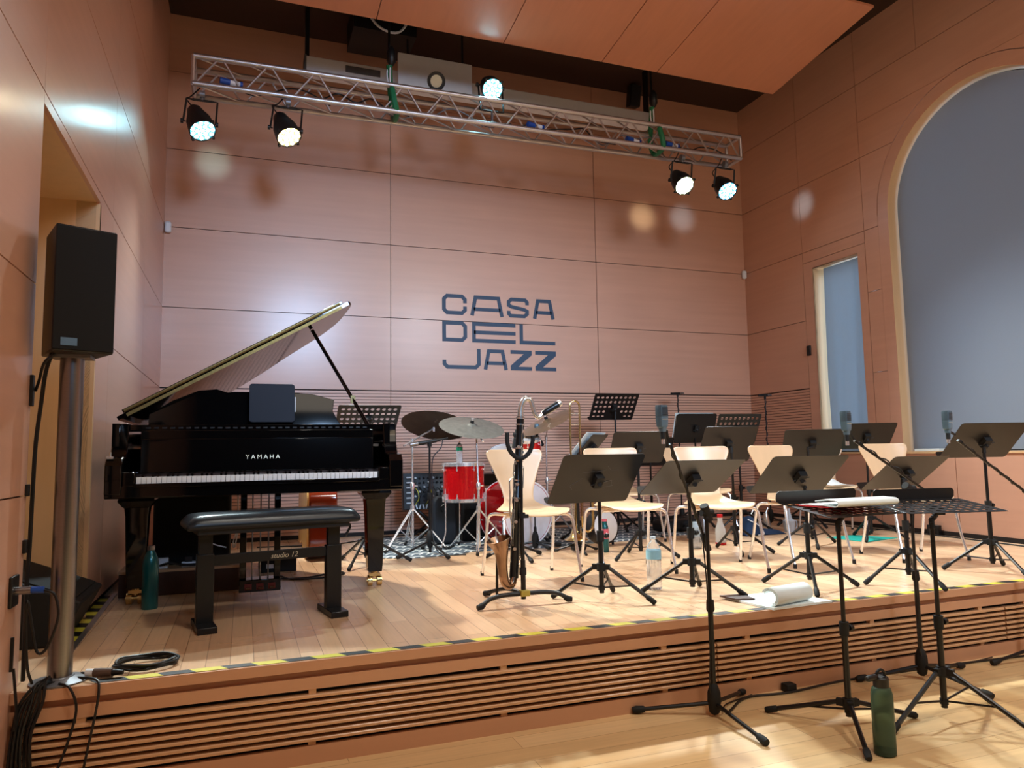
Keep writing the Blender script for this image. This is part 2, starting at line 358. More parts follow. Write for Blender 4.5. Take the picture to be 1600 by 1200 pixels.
# suspended wooden ceiling canopy
b=MB()
def cz_(y): return 4.63+(6.05-y)*.118
xs=[-.05,1.80,2.98,4.0,4.62,6.06]; sl=.118
for x0,x1 in zip(xs[:-1],xs[1:]):
    a=math.atan(sl); L=(6.05-4.69)/math.cos(a); cy=(6.05+4.69)/2
    b.box(((x0+x1)/2,cy,cz_(cy)+.012),(x1-x0-.008,L,.024),canm,RX(-a))
b.box((3.0,5.38,cz_(5.38)+.05),(6.05,1.2,.05),dark,RX(-math.atan(sl)))
can=struct(b,'ceiling_canopy')
b=MB(); b.bb((0.2,2.6,4.98),(6.06,4.3,5.01),canm); b.bb((.2,4.25,4.98),(6.06,4.62,5.01),dark); b.bb((-.05,4.58,4.9),(6.3,4.62,CZ),dark); struct(b,'ceiling_front_and_light_block')  # dark sheets added to keep hall light off the upper wall
# stage fascia: nosing, recess, boards, slats
b=MB(); b.bb((-.0,EY-.012,-.042),(RW,EY+.02,-.001),fasc); struct(b,'trim_2')
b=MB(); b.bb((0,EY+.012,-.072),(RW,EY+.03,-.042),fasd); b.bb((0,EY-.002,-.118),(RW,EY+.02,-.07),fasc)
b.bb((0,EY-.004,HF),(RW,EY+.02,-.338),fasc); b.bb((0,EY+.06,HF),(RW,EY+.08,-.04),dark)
struct(b,'wall_stage_front')
b=MB()
for x0,x1 in ((.03,3.006),(3.014,5.05),(5.06,RW-.02)):
    for k in range(7):
        z=-.137-k*.0283; pf=[(EY+.026,z),(EY-.009,z),(EY-.012,z-.003),(EY-.012,z-.0125),(EY+.026,z-.0125)]; b.add([(x,y,q) for x in (x0,x1) for y,q in pf],[(0,1,2,3,4),(9,8,7,6,5)]+[(i,(i+1)%5,5+(i+1)%5,5+i) for i in range(5)],slatm)
    x=x0+.18
    while x<x1: b.bb((x,EY+.004,-.138),(x+.03,EY+.03,-.117),slatm); b.bb((x,EY+.004,-.34),(x+.03,EY+.03,-.32),slatm); x+=.83
struct(b,'trim_3')
# hazard tape
b=MB(); x=.27; k=0
while x<RW-.1:
    m=yel if k%2 else btape; b.add([(x,EY+.0,.0012),(x+.115,EY,.0012),(x+.085,EY+.048,.0012),(x-.03,EY+.048,.0012)],[(0,1,2,3)],m); x+=.115; k+=1
tag(b.build('hazard_tape',solid=.0006),'yellow and black hazard tape along the front edge of the stage','tape')
b=MB(); y=3.62;k=0
def side(y): return .095-(y-3.6)*.0395
while y<5.1:
    m=yel if k%2 else btape; b.add([(side(y)-.075,y+.03,.0012),(side(y)-.012,y,.0012),(side(y)-.012,y+.1,.0012),(side(y)-.075,y+.13,.0012)],[(0,1,2,3)],m); y+=.1;k+=1
tag(b.build('hazard_tape',solid=.0006),'yellow and black hazard tape beside the metal strip by the left wall','tape')
b=MB(); b.prism([(.082,3.3),(.108,3.3),(.052,5.17),(.026,5.17)],0,.006,alum); tag(b.build('floor_strip'),'long flat aluminium strip on the stage floor by the left wall','strip')
# wall sign (lettering traced as strokes, built as flat vinyl 4 mm thick)
sg=thing('wall_sign','large dark blue lettering CASA DEL JAZZ on the back wall','sign',(2.815,BY,1.77))
def stroke(b,pts,t,closed=False):
    """polyline stroke of width t with mitred joins in the wall plane"""
    P=[Vector((x,y)) for x,y in pts]; n=len(P); L=[];Rr=[]
    for i in range(n):
        if closed: a=P[i-1];c=P[(i+1)%n]
        else: a=P[i-1] if i>0 else None; c=P[i+1] if i<n-1 else None
        d1=(P[i]-a).normalized() if a is not None else (c-P[i]).normalized()
        d2=(c-P[i]).normalized() if c is not None else d1
        n1=Vector((-d1.y,d1.x)); n2=Vector((-d2.y,d2.x)); mm=(n1+n2)
        mm=mm/mm.length; k=t/2/max(.35,mm.dot(n1)); L.append(P[i]+mm*k); Rr.append(P[i]-mm*k)
    vs=[(p.x,y,p.y) for y in (-.004,.001) for p in L+Rr]; m=2*n; fs=[]
    for i in range(n if closed else n-1):
        j=(i+1)%n; fs+=[(i,j,n+j,n+i),(m+i,m+n+i,m+n+j,m+j),(i,m+i,m+j,j),(n+i,n+j,m+n+j,m+n+i)]
    if not closed: fs+=[(0,n,m+n,m),(n-1,m+n-1,m+2*n-1,2*n-1)]
    b.add(vs,fs,navy)
TT=.042
def rc(x0,y0,x1,y1,c,corners):
    """rounded polyline through the four corners of a box; corners = which to cut"""
    return
def letter(kind,x,w,h,z):
    b=MB(); t=TT/2; X0,X1,Z0,Z1=x+t,x+w-t,z+t,z+h-t; c=.035
    if kind=='C': stroke(b,[(X1,z+h*.58),(X1,Z1-c),(X1-c,Z1),(X0+c,Z1),(X0,Z1-c),(X0,Z0+c),(X0+c,Z0),(X1-c,Z0),(X1,Z0+c),(X1,z+h*.42)],TT)
    if kind=='A':
        s=.042; stroke(b,[(x+t,z),(x+s+t,Z1),(x+w-s-t,Z1),(x+w-t,z)],TT); stroke(b,[(x+t+.02,z+h*.32),(x+w-t-.02,z+h*.32)],TT*.95)
    if kind=='S': stroke(b,[(X1,z+h*.66),(X1,Z1-c*.7),(X1-c*.7,Z1),(X0+c,Z1),(X0,Z1-c*.8),(X0,z+h*.62),(X0+c,z+h*.54),(X1-c,z+h*.42),(X1,z+h*.34),(X1,Z0+c*.8),(X1-c,Z0),(X0+c*.7,Z0),(X0,Z0+c*.7),(X0,z+h*.33)],TT)
    if kind=='D': stroke(b,[(X0,Z0),(X0,Z1),(X1-c,Z1),(X1,Z1-c),(X1,Z0+c),(X1-c,Z0)],TT,True)
    if kind=='E':
        stroke(b,[(x+w,Z1),(X0,Z1),(X0,Z0),(x+w,Z0)],TT); stroke(b,[(X0,z+h/2),(x+w,z+h/2)],TT)
    if kind=='L': stroke(b,[(X0,z+h),(X0,Z0),(x+w,Z0)],TT)
    if kind=='J': stroke(b,[(X0,z+h*.42),(X0,Z0+c),(X0+c,Z0),(X1-c,Z0),(X1,Z0+c),(X1,z+h)],TT)
    if kind=='Z':
        q=.052; pl=[(x,z+h),(x+w,z+h),(x+w,z+h-q),(x+w*.36,z+TT),(x+w,z+TT),(x+w,z),(x,z),(x,z+q),(x+w*.62,z+h-TT),(x,z+h-TT)]
        n=len(pl); vs=[(px,y,pz) for y in(-.004,.001) for px,pz in pl]; b.add(vs,[tuple(range(n)),tuple(range(n,2*n))[::-1]]+[(i,(i+1)%n,n+(i+1)%n,n+i) for i in range(n)],navy)
    b.build('letter',sg,ang=20)
LH=.232
for kind,x,w,row in (('C',0,.285,0),('A',.325,.40,0),('S',.765,.27,0),('A',1.085,.275,0),('D',0,.285,1),('E',.345,.52,1),('L',.915,.445,1),('J',0,.44,2),('A',.475,.29,2),('Z',.80,.26,2),('Z',1.105,.26,2)):
    letter(kind,x,w,LH,.61-row*.305)
# ------------------------------------------------------------------ TRUSS and lamps
TY,TX0,TX1=6.3,.325,5.80
def tz(x): return .010*(x-TX0)
tr=thing('lighting_truss','long silver box truss hanging across the stage under the canopy','truss',(0,0,0))
b=MB()
for y in (TY,TY+.24):
    for z in (3.925,4.165): b.tube([(TX0,y,z+tz(TX0)),(TX1,y,z+tz(TX1))],.024,alum,10)
b.build('chords',tr)
b=MB(); n=14; px=(TX1-TX0)/n
for i in range(n):
    xa=TX0+i*px; xm=xa+px*.52; xb=xa+px
    for y in (TY,TY+.24):
        b.tube([(xa+.02,y,3.93+tz(xa)),(xm-.015,y,4.155+tz(xm))],.009,alum,6); b.tube([(xm+.03,y,4.155+tz(xm)),(xb-.02,y,3.93+tz(xb))],.009,alum,6)
    for z in (3.925,4.165):
        b.tube([(xa,TY,z+tz(xa)),(xb,TY+.24,z+tz(xb))],.008,alum,6)
b.build('braces',tr)
for x in (TX0,TX1):
    b=MB()
    for y in (TY,TY+.24): b.tube([(x,y,3.92+tz(x)),(x,y,4.17+tz(x))],.018,alum,8)
    for z in (3.925,4.165): b.tube([(x,TY,z+tz(x)),(x,TY+.24,z+tz(x))],.018,alum,8)
    b.build('end_frame',tr)
def cable(name,label,pts,r,m,cat='cable',n=6,seg=6,group=None):
    b=MB(); b.tube(cr(pts,n),r,m,seg); return tag(b.build(name),label,cat,group)
for i in range(7):
    x0=.5+i*.72; pts=[(x0,TY+.12,3.96+tz(x0))]
    for k in range(5): pts.append((x0+.15*(k+1),TY+.04+random.random()*.17,3.955+tz(x0)+random.random()*.14))
    pts.append((x0+.95,TY+.12,3.96+tz(x0)))
    lab=['black cable bunched in the truss at its far left end','black cable looped in the truss above the warm left lamp','grey cable lying in the truss left of the green sling','black cable lying in the truss below the small unlit lamp','grey cable lying in the truss right of the bright middle lamp','black cable tangled in the truss left of the right sling','black cable bunched in the truss at its right end'][i]
    cable('power_cable',lab,pts,.007,greyp if i%3==2 else blk)
for x,y,lab in ((.62,TY+.02,'blue and white power connector in the truss above the left lamp'),(3.4,TY+.03,'blue and white power connector in the truss right of the middle lamp'),(4.5,TY+.05,'blue power connector in the truss left of the right lamps'),(4.95,TY+.03,'blue and white power connector in the truss over the right lamps')):
    t=thing('power_connector',lab,'connector',(x,y,3.985+tz(x)),.2)
    b=MB(); b.tube([(-.09,0,0),(-.01,0,0)],.026,blue,10); b.tube([(.09,0,0),(.07,0,0)],.028,blue,10); b.build('connector_shell',t)
    b=MB(); b.tube([(-.01,0,0),(.07,0,0)],.022,white,10); b.build('connector_body',t)
# slings & hoists
def sling(x,lab,top=CZ):
    t=thing('hoist_sling',lab,'sling',(x,TY+.12,4.0+tz(x)))
    b=MB(); b.tube(cr([(-.02,-.13,.13),(0,-.15,0),(.03,-.1,-.07),(.05,.1,-.05),(.03,.14,.1),(0,.06,.25),(-.02,0,.42)],5),.028,green,8); b.build('sling_band',t)
    b=MB()
    for k in range(3): b.tube(cr([(.02*math.cos(k*2),.02*math.sin(k*2),.2),(-.02+.02*math.cos(k*2+1),.02*math.sin(k*2+1),.34),(.01*math.cos(k),.02*math.sin(k),.5)],4),.008,white if k else green,6)
    b.tube([(-.02,0,.45),(-.02,0,top-4.0-tz(x))],.012,blk,6); b.build('rope',t)
    b=MB(); b.lathe([(.02,.42),(.045,.46),(.045,.55),(.02,.6)],blk,10); b.build('hook',t)
sling(2.0,'green and white lifting sling around the truss left of the middle'); sling(4.8,'green and white lifting sling around the right part of the truss')
b=MB(); b.bb((1.72,6.9,CZ-.28),(2.35,7.4,CZ),blk); b.tube(cr([(1.8,6.88,CZ-.05),(1.95,6.8,CZ-.3),(2.15,6.8,CZ-.32),(2.3,6.88,CZ-.06)],5),.012,white,6)
tag(b.build('chain_hoist'),'dark hoist housing under the ceiling above the left sling','hoist')
def par(x,z,lab,col,es,ax,lit=True,up=False,power=40,s=1.0,patch_at=(),patch_power=38,lw=20):
    t=thing('stage_lamp',lab,'stage lamp',(x,TY,z),0,'led stage lamps on the truss')
    R=basis(ax,(1,0,0)); a=Vector(ax).normalized()
    b=MB(); b.lathe([(0,-.29*s),(.035*s,-.285*s),(.06*s,-.25*s),(.075*s,-.19*s),(.1*s,-.12*s),(.106*s,-.05*s),(.108*s,0),(.1*s,0),(.098*s,-.02*s),(0,-.02*s)],plas,24,R=R); b.build('housing',t)
    b=MB()
    for k in range(18):
        rr,aa=((.0,0) if k==0 else (.042*s,k*2*PI/6) if k<7 else (.08*s,k*2*PI/11)); p=R@Vector((rr*math.cos(aa),rr*math.sin(aa),-.004*s))
        b.lathe([(0,.008*s),(.010*s,.005*s),(.0155*s,0)],MATS['cell_'+col],8,c=p,R=R)
    b.lathe([(0,-.008*s),(.097*s,-.008*s)],MATS['led_'+col],24,R=R); b.build('lens',t)
    b=MB(); ym=.125*s; back=-a*.1*s; upv=Vector((0,0,1)) if not up else Vector((0,0,-1)); side_=Vector((1,0,0))
    topz=upv*.235*s+back*.4
    for sgn in (1,-1):
        b.tube([back+side_*ym*sgn*.85,back+side_*ym*sgn,topz+side_*ym*sgn*.95,topz+side_*ym*sgn*.6],.009*s,blk,6)
        b.lathe([(.02*s,0),(.02*s,.02*s)],blk,10,c=back+side_*ym*sgn,R=basis((sgn,0,0)))
    b.tube([topz-side_*ym*.6,topz+side_*ym*.6],.01*s,blk,6); b.build('yoke',t)
    b=MB()
    for k in range(4):
        aa=PI/4+k*PI/2; p=R@Vector((.115*s*math.cos(aa),.115*s*math.sin(aa),-.005)); b.box(p,(.02*s,.02*s,.02*s),blk,R)
    b.build('filter_clips',t)
    b=MB(); ch=topz+upv*(.05 if not up else .13); b.tube([topz,ch],.012,greyp,8); b.lathe([(0,-.02),(.034,-.02),(.034,.02),(0,.02)],greyp,12,c=ch,R=basis((1,0,0))); b.build('clamp',t)
    if not up:
        b=MB(); b.tube(cr([a*-.28*s,a*-.3*s+Vector((-.05,0,.06)),topz+Vector((-.09,0,.02)),topz+Vector((-.02,.03,.12))],5),.006,blk,6); b.build('cord',t)
    if lit:
        for tgt in patch_at:
            spot('wall_patch_fill',tuple(Vector((x,TY,z))-a*.05+(Vector(tgt)-Vector((x,TY,z))).normalized()*.2),tgt,patch_power,tuple(.3+.7*q for q in MATS['led_'+col]['lc']),lw,1,.05)  # narrow spots added to put light patches on the walls behind lamps
        l=bpy.data.lights.new('stage_lamp_beam','SPOT'); l.energy=power; l.color=tuple(MATS['led_'+col]['rgb']); l.spot_size=math.radians(88); l.spot_blend=1; l.shadow_soft_size=.08
        o=bpy.data.objects.new('stage_lamp_beam',l); sc.collection.objects.link(o); o.location=Vector((x,TY,z))+a*.03; o.rotation_euler=a.to_track_quat('-Z','Y').to_euler()
for k,c,e in (('cyan',(.12,.80,1.0),2.0),('warm',(1,.72,.22),2.2),('soft',(.9,1,.55),2),('blue',(.08,.55,1.0),2.2)):
    m=mat('led_'+k,(60,60,60),.3,emit=c,es=e); m['lc']=list(c); m['rgb']=[.72+.28*q for q in c]; mat('cell_'+k,(230,230,230),.3,emit=[.35+.65*q for q in c],es=75)
m=mat('led_off',(190,180,150),.3)
PW=640
par(.411,3.525,'bright bluish white stage lamp at the far left of the truss','cyan',1,(.30,-.42,-.86),power=PW,patch_at=((.43,7.73,3.82),))
par(1.095,3.565,'glowing warm yellow stage lamp, second from the left on the truss','warm',1,(.30,-.42,-.86),power=PW)
par(5.069,3.59,'glowing pale yellow stage lamp near the right end of the truss','soft',1,(.0,-.68,-.73),power=PW,patch_at=((5.40,7.73,3.74),))
par(5.608,3.59,'bright blue white stage lamp at the far right end of the truss','blue',1,(-.05,-.68,-.73),power=PW,patch_at=((6.914,6.62,3.68),(5.98,7.73,3.78)))
par(2.953,4.30,'bright cyan white stage lamp standing up in the middle of the truss','cyan',1,(0,-.75,-.66),up=True,power=PW,s=.98)
# small unlit spot above truss
t=thing('small_spotlight','small unlit black spotlight above the middle of the truss','stage lamp',(2.4,TY,4.29),0)
R=basis((0,-.85,-.5),(1,0,0)); b=MB(); b.lathe([(0,-.2),(.035,-.2),(.038,-.1),(.075,-.07),(.086,0),(.058,-.002),(.05,-.03),(0,-.03)],plas,20,R=R); b.build('housing',t)
b=MB(); b.lathe([(0,-.02),(.056,-.006)],MATS['led_off'],20,R=R); b.build('reflector',t)
b=MB(); b.tube([(0,.07,-.0),(0,.03,-.1)],.012,blk,8); b.build('stem',t)
# things above / behind the truss
t=thing('projection_screen_case','long white projection screen housing behind the truss','screen',(1.27,7.12,4.62))
b=MB(); b.bb((0,0,.0),(3.95,.14,.17),white); b.build('case',t,bevel=.01)
for xx in (0,3.93): b=MB(); b.bb((xx,-.01,.0),(xx+.02,.15,.175),greyp); b.build('end_cap',t)
b=MB(); b.bb((.4,-.006,.06),(.75,.0,.13),greyp); b.build('label_plate',t)
for x in (.02,3.9): b=MB(); b.bb((x-.01,.04,.17),(x+.03,.1,CZ-4.62),blk); b.build('hanger',t)
t=thing('hanging_board','white rectangular board hanging behind the small unlit spotlight','board',(2.17,6.95,4.52))
b=MB(); b.bb((0,0,0),(.78,.03,.37),white); b.build('panel',t,bevel=.004)
for x in (.1,.68): b=MB(); b.bb((x-.01,.01,.37),(x+.01,.02,CZ-4.52),blk); b.build('hanger',t)
t=thing('hanging_speaker','small black box speaker hanging near the right end of the back wall','speaker',(5.2,7.5,5.2))
b=MB(); b.box((0,0,-.03),(.14,.12,.26),plas,RX(.2)); b.build('cabinet',t,bevel=.01); b=MB(); b.bb((-.02,0,.08),(.02,.04,CZ-5.2),blk); b.build('bracket',t)
for x,y,z,lab in ((.035,7.70,3.10,'small white motion sensor high in the left back corner'),(6.88,7.70,3.10,'small white motion sensor high in the right back corner')):
    b=MB(); b.box((x,y,z),(.06,.05,.11),white); tag(b.build('motion_sensor',bevel=.018),lab,'sensor')
t=thing('wall_switch_plate','small black plate on the right wall beside the narrow window','plate',(RW-.009,6.65,1.955)); b=MB(); b.box((0,0,0),(.018,.06,.115),plas); b.build('plate',t,bevel=.006); b=MB(); b.box((-.011,0,0),(.006,.02,.03),blk); b.build('latch',t)
# ------------------------------------------------------------------ PIANO
P=thing('grand_piano','black polished grand piano with its lid propped open','piano',(.875,4.17,0))
def pz(*a): return a
b=MB()
# rim outline in local coords (x: bass - / treble +, y back)
rim=[(-.755,.16),(-.755,1.55),(-.70,1.9),(-.5,2.12),(-.25,2.18),(0,2.1),(.15,1.9),(.26,1.62),(.42,1.38),(.6,1.2),(.69,1.0),(.715,.75),(.715,.16)]
rs=[Vector((x,y,0)) for x,y in rim]
smooth=[(p.x,p.y) for p in cr(rs,4)]
inner=[(x*.955-.0,.16+(y-.16)*.965) for x,y in smooth]
n=len(smooth)
for i in range(n-1):
    (x0,y0),(x1,y1),(a1,c1),(a0,c0)=smooth[i],smooth[i+1],inner[i+1],inner[i]
    vs=[(x,y,z) for z in (.70,1.02) for x,y in ((x0,y0),(x1,y1),(a1,c1),(a0,c0))]
    b.add(vs,[(3,2,1,0),(4,5,6,7),(0,1,5,4),(1,2,6,5),(2,3,7,6),(3,0,4,7)],lac)
b.build('rim',P,ang=25)
b=MB(); b.prism(inner,.72,.76,darkwood); b.build('soundboard',P)
b=MB(); b.prism([(x*.93,.26+(y-.16)*.9) for x,y in smooth],.885,.9,brassd); b.build('iron_frame',P)
b=MB()
for k in range(40):
    x0=-.62+k*.031; L=1.72-(k/40)**.7*1.15; b.tube([(x0,.42,.925),(x0-.12*(1-k/40)+.02,.42+L,.925)],.0018,steel,4)
b.build('strings',P)
b=MB(); b.bb((-.755,-.02,.632),(.755,.30,.70),lac); b.bb((-.755,.28,.66),(.735,.40,.72),lac); b.build('keybed',P,bevel=.006)
b=MB(); b.bb((-.62,-.034,.685),(.62,-.012,.706),lac); b.build('key_slip',P,bevel=.003)
for s in (-1,1):
    b=MB(); xo=.755*s; xi=.617*s
    pf=[(-.03,.65),(-.03,.80),(0,.835),(.12,.845),(.16,.90),(.175,1.02),(.3,1.02),(.3,.65)]
    vs=[(x,y,z) for x in (xi+.06*s,xo) for y,z in pf]; m=len(pf)
    b.add(vs,[tuple(range(m)),tuple(range(m,2*m))[::-1]]+[(i,(i+1)%m,m+(i+1)%m,m+i) for i in range(m)],lac)
    b.bb((xi,-.02,.69),(xi+.06*s,.17,.765),lac)
    b.build('cheek',P,bevel=.006)
wk=[]
for k in range(52):
    b=MB(); x0=-.6135+k*.0236; b.bb((x0+.0008,-.010,.700),(x0+.0228,.15,.738),ivory); b.build('white_key',P,bevel=.0015)
pat=[1,0,1,1,0,1,1]
b=MB()
for k in range(51):
    if [1,0,1,1,0,1,1][k%7]:
        x0=-.6135+(k+1)*.0236; wkb=MB(); wkb.bb((x0-.0055,.05,.735),(x0+.0055,.15,.750),lac); wkb.build('black_key',P)
b=MB(); b.box((0,.168,.845),(1.235,.02,.185),lac,RX(-.12)); b.bb((-.62,.176,.925),(.62,.21,.985),lac); b.build('fallboard',P,bevel=.004)
b=MB()
def txt(s,size,parent,loc,rot,m,name,ext=.0008,space=1):
    c=bpy.data.curves.new(name,'FONT'); c.body=s; c.size=size; c.extrude=ext; c.align_x='CENTER'; c.space_character=space
    o=bpy.data.objects.new(name,c); sc.collection.objects.link(o)
    dg=bpy.context.evaluated_depsgraph_get(); me=bpy.data.meshes.new_from_object(o.evaluated_get(dg)); bpy.data.objects.remove(o)
    me.materials.clear(); me.materials.append(m); q=bpy.data.objects.new(name,me); sc.collection.objects.link(q); q.parent=parent; q.location=loc; q.rotation_euler=rot; return q
txt('YAMAHA',.034,P,(.0,.1535,.822),(PI/2-.12,0,0),gold,'lettering',space=1.5)
b=MB(); b.bb((-.715,.2,.985),(.69,.44,1.015),lac)
for k in range(30): b.bb((-.6+k*.04,.197,.992),(-.575+k*.04,.2,1.002),plas)
b.build('key_lid_shelf',P,bevel=.004)
# music desk; left end widened to stand in for the lid's dark reflection
b=MB(); top=[(-.62,.0),(-.62,.07),(-.5,.15),(-.36,.215),(-.26,.225),(-.2,.205),(.08,.215),(.3,.20),(.43,.165),(.42,.09),(.45,.03),(.47,0)]
b.prism(top,0,.016,lac,c=(.0,.50,1.02),R=Matrix(((1,0,0),(0,math.cos(1.35),-math.sin(1.35)),(0,math.sin(1.35),math.cos(1.35))))); b.build('music_desk',P,bevel=.003)
# lid in world-derived local frame : hinge at x=-.766,z=1.04
HA=math.radians(29.8); hx,hz=-.766,1.05; ex=Vector((math.cos(HA),0,math.sin(HA))); en=Vector((-math.sin(HA),0,math.cos(HA)))
lidp=[(0,.43),(0,1.6),(.04,1.95),(.22,2.2),(.5,2.27),(.75,2.16),(.95,1.95),(1.10,1.72),(1.28,1.52),(1.40,1.35),(1.475,1.1),(1.495,.8),(1.495,.5),(1.47,.43)]
lp=[(0,.43)]+[(p.x,p.y) for p in cr([Vector((a,c,0)) for a,c in lidp[1:]],4)]
b=MB(); n=len(lp)
vs=[Vector((hx,0,hz))+ex*s_+Vector((0,y_,0))+en*h for h in (0,.022) for s_,y_ in lp]
b.add(vs,[tuple(range(n))[::-1],tuple(range(n,2*n))]+[(i,(i+1)%n,n+(i+1)%n,n+i) for i in range(n)],lac); b.build('lid',P,ang=25)
b=MB() # folded front flap lying on the lid
fp=[(.04,.44),(1.44,.44),(1.44,.80),(.04,.80)]
vs=[Vector((hx,0,hz))+ex*s_+Vector((0,y_,0))+en*h for h in (.026,.046) for s_,y_ in fp]; n=4
b.add(vs,[tuple(range(n))[::-1],tuple(range(n,2*n))]+[(i,(i+1)%n,n+(i+1)%n,n+i) for i in range(n)],lac); b.build('lid_flap',P,bevel=.003)
b=MB(); Rl=Matrix((ex,Vector((0,1,0)),en)).transposed()
c0=Vector((hx,.428,hz))+ex*.735+en*.006; b.box(c0,(1.37,.004,.018),hinge,Rl)
c0=Vector((hx,.424,hz))+ex*.735+en*.028; b.tube([c0-ex*.685,c0+ex*.685],.005,hinge,8); b.box(c0+Vector((0,.004,0))+en*.006,(1.37,.004,.012),hinge,Rl)
b.build('brass_hinge',P)
b=MB(); pb=Vector((.675,.62,1.0)); pt=Vector((hx,.735,hz))+ex*1.236-en*.004
b.tube([pb,pt],.012,lac,8); b.box(pb+(pt-pb)*.3,(.03,.02,.05),brass); b.build('lid_prop',P)
def pleg(name,x,y):
    b=MB(); sq=lambda w,z:[(x+sx*w,y+sy*w,z) for sx,sy in((-1,-1),(1,-1),(1,1),(-1,1))]
    prof=[(.125,.70),(.125,.635),(.10,.62),(.108,.59),(.085,.56),(.072,.55),(.066,.50),(.052,.13),(.048,.09)]
    vs=[];fs=[]
    for w,z in prof: vs+=sq(w*.9,z)
    for i in range(len(prof)-1):
        for k in range(4): l=(k+1)%4; fs.append((i*4+k,i*4+l,(i+1)*4+l,(i+1)*4+k))
    fs+=[(3,2,1,0),tuple(4*(len(prof)-1)+k for k in range(4))]
    b.add(vs,fs,lac); lg=b.build(name,P,bevel=.004)
    b=MB()
    for dx in (-.03,.03): b.tube([(x+dx-.014,y-.01,.033),(x+dx+.014,y-.01,.033)],.033,brass,16)
    b.tube([(x-.05,y-.01,.033),(x+.05,y-.01,.033)],.01,brass,8); b.tube([(x,y,.05),(x,y,.1)],.022,brass,10); b.box((x,y,.07),(.07,.05,.02),brass); b.build('caster',lg)
pleg('leg',-.675,.62); pleg('leg',.70,.62); pleg('leg',-.27,1.9)
# lyre
b=MB()
for dx in (-.095,.095): b.bb((dx-.018,.42,.10),(dx+.018,.46,.64),lac)
b.bb((-.115,.38,.055),(.115,.5,.125),lac); b.bb((-.12,.4,.62),(.12,.48,.66),lac); ly=b.build('pedal_lyre',P,bevel=.004)
b=MB()
for dx in (-.045,0,.045): b.tube([(dx,.44,.12),(dx,.44,.63)],.004,steel,6)
b.build('pedal_rods',ly)
for dx in (-.065,0,.065):
    b=MB(); b.box((dx,.345,.085),(.024,.09,.009),brassd,RX(-.1)); b.box((dx,.379,.085),(.04,.004,.035),mat('pedal_bushing_felt',(110,44,38),.8)); b.build('pedal',ly)
b=MB(); b.tube([(-.04,.47,.62),(-.02,.75,.7)],.006,steel,6); b.tube([(-.1,.48,.1),(-.1,.9,.68)],.008,blk,6); b.tube([(.1,.48,.1),(.1,.9,.68)],.008,blk,6); b.build('lyre_brace',ly)
# underside beams
b=MB(); b.bb((-.7,.4,.64),(.66,1.1,.71),lac); b.bb((-.6,1.1,.66),(.0,1.9,.71),lac); b.build('underframe',P)
b=MB(); b.box((-.80,.03,.852),(.05,.03,.014),chrome); b.tube([(-.8,.03,.84),(-.8,.03,.9)],.005,chrome,8)
# latch knob on left cheek top
b=MB(); b.box((-.735,.0,.84),(.03,.025,.012),chrome); b.tube([(-.735,0,.845),(-.735,0,.868)],.006,chrome,8); b.build('lid_lock_knob',P)
# tablet
t=thing('tablet','dark grey tablet standing on the piano music desk','tablet',(.93,4.64,1.036),0)
b=MB(); b.prism(rrect(.262,.24,.018),0,.008,ipad,c=(0,-.03,.118),R=RX(1.36)); b.build('case',t,bevel=.002)
b=MB(); b.bb((-.12,-.045,-.012),(.12,-.02,0.0),plas); 
b=MB(); b.box((.1335,-.032,.11),(.004,.008,.09),white); b.build('stylus',t)
# bench
B=thing('piano_bench','black padded piano bench with adjustable metal legs in front of the piano','bench',(.918,4.0,0),.165)
b=MB(); prof=[(.0,.0)]
nx,ny=26,12; vs=[];fs=[]
L2,W2=.425,.165
for j in range(ny+1):
    for i in range(nx+1):
        uu=i/nx*2-1; vv=j/ny*2-1
        x=uu*L2; y=vv*W2; e=max(0,1-abs(uu)**10)**.35*max(0,1-abs(vv)**4)**.35
        vs.append((x,y,.515+.047*e))
for j in range(ny):
    for i in range(nx): a=j*(nx+1)+i; fs.append((a,a+1,a+nx+2,a+nx+1))
N0=len(vs)
for (x,y,z) in list(vs): vs.append((x*.985,y*.97,.485))
for j in range(ny):
    for i in range(nx): a=N0+j*(nx+1)+i; fs.append((a+nx+1,a+nx+2,a+1,a))
def edge(a,c): fs.append((a,a+N0,c+N0,c))
for i in range(nx): edge(i,i+1); edge(ny*(nx+1)+i+1,ny*(nx+1)+i)
for j in range(ny): edge((j+1)*(nx+1),j*(nx+1)); edge(j*(nx+1)+nx,(j+1)*(nx+1)+nx)
b.add(vs,fs,leather); b.build('cushion',B,bevel=.014,ang=60)
b=MB(); b.bb((-.37,-.13,.462),(.37,.13,.487),blk); b.build('seat_frame',B,bevel=.003)
for s in (-1,1):
    b=MB(); b.bb((s*.318-.032,-.02,.30),(s*.318+.032,.02,.465),satin); b.bb((s*.318-.04,-.026,.03),(s*.318+.04,.026,.36),satin); lg=b.build('leg',B,bevel=.003)
    b=MB(); b.bb((s*.318-.045,-.14,0),(s*.318+.045,.14,.032),satin); b.build('foot_bar',lg,bevel=.004)
b=MB(); b.bb((-.28,-.012,.302),(.28,.012,.352),satin); cb=b.build('crossbar',B,bevel=.002)
txt('studio 12',.036,cb,(.06,-.0125,.314),(PI/2,0,0),gold,'lettering').data.transform(Matrix(((1,.28,0,0),(0,1,0,0),(0,0,1,0),(0,0,0,1))))
b=MB(); b.tube([(.36,-.02,.465),(.405,-.02,.46),(.405,-.02,.445),(.375,-.02,.395)],.007,blk,8); b.build('adjusting_lever',B)
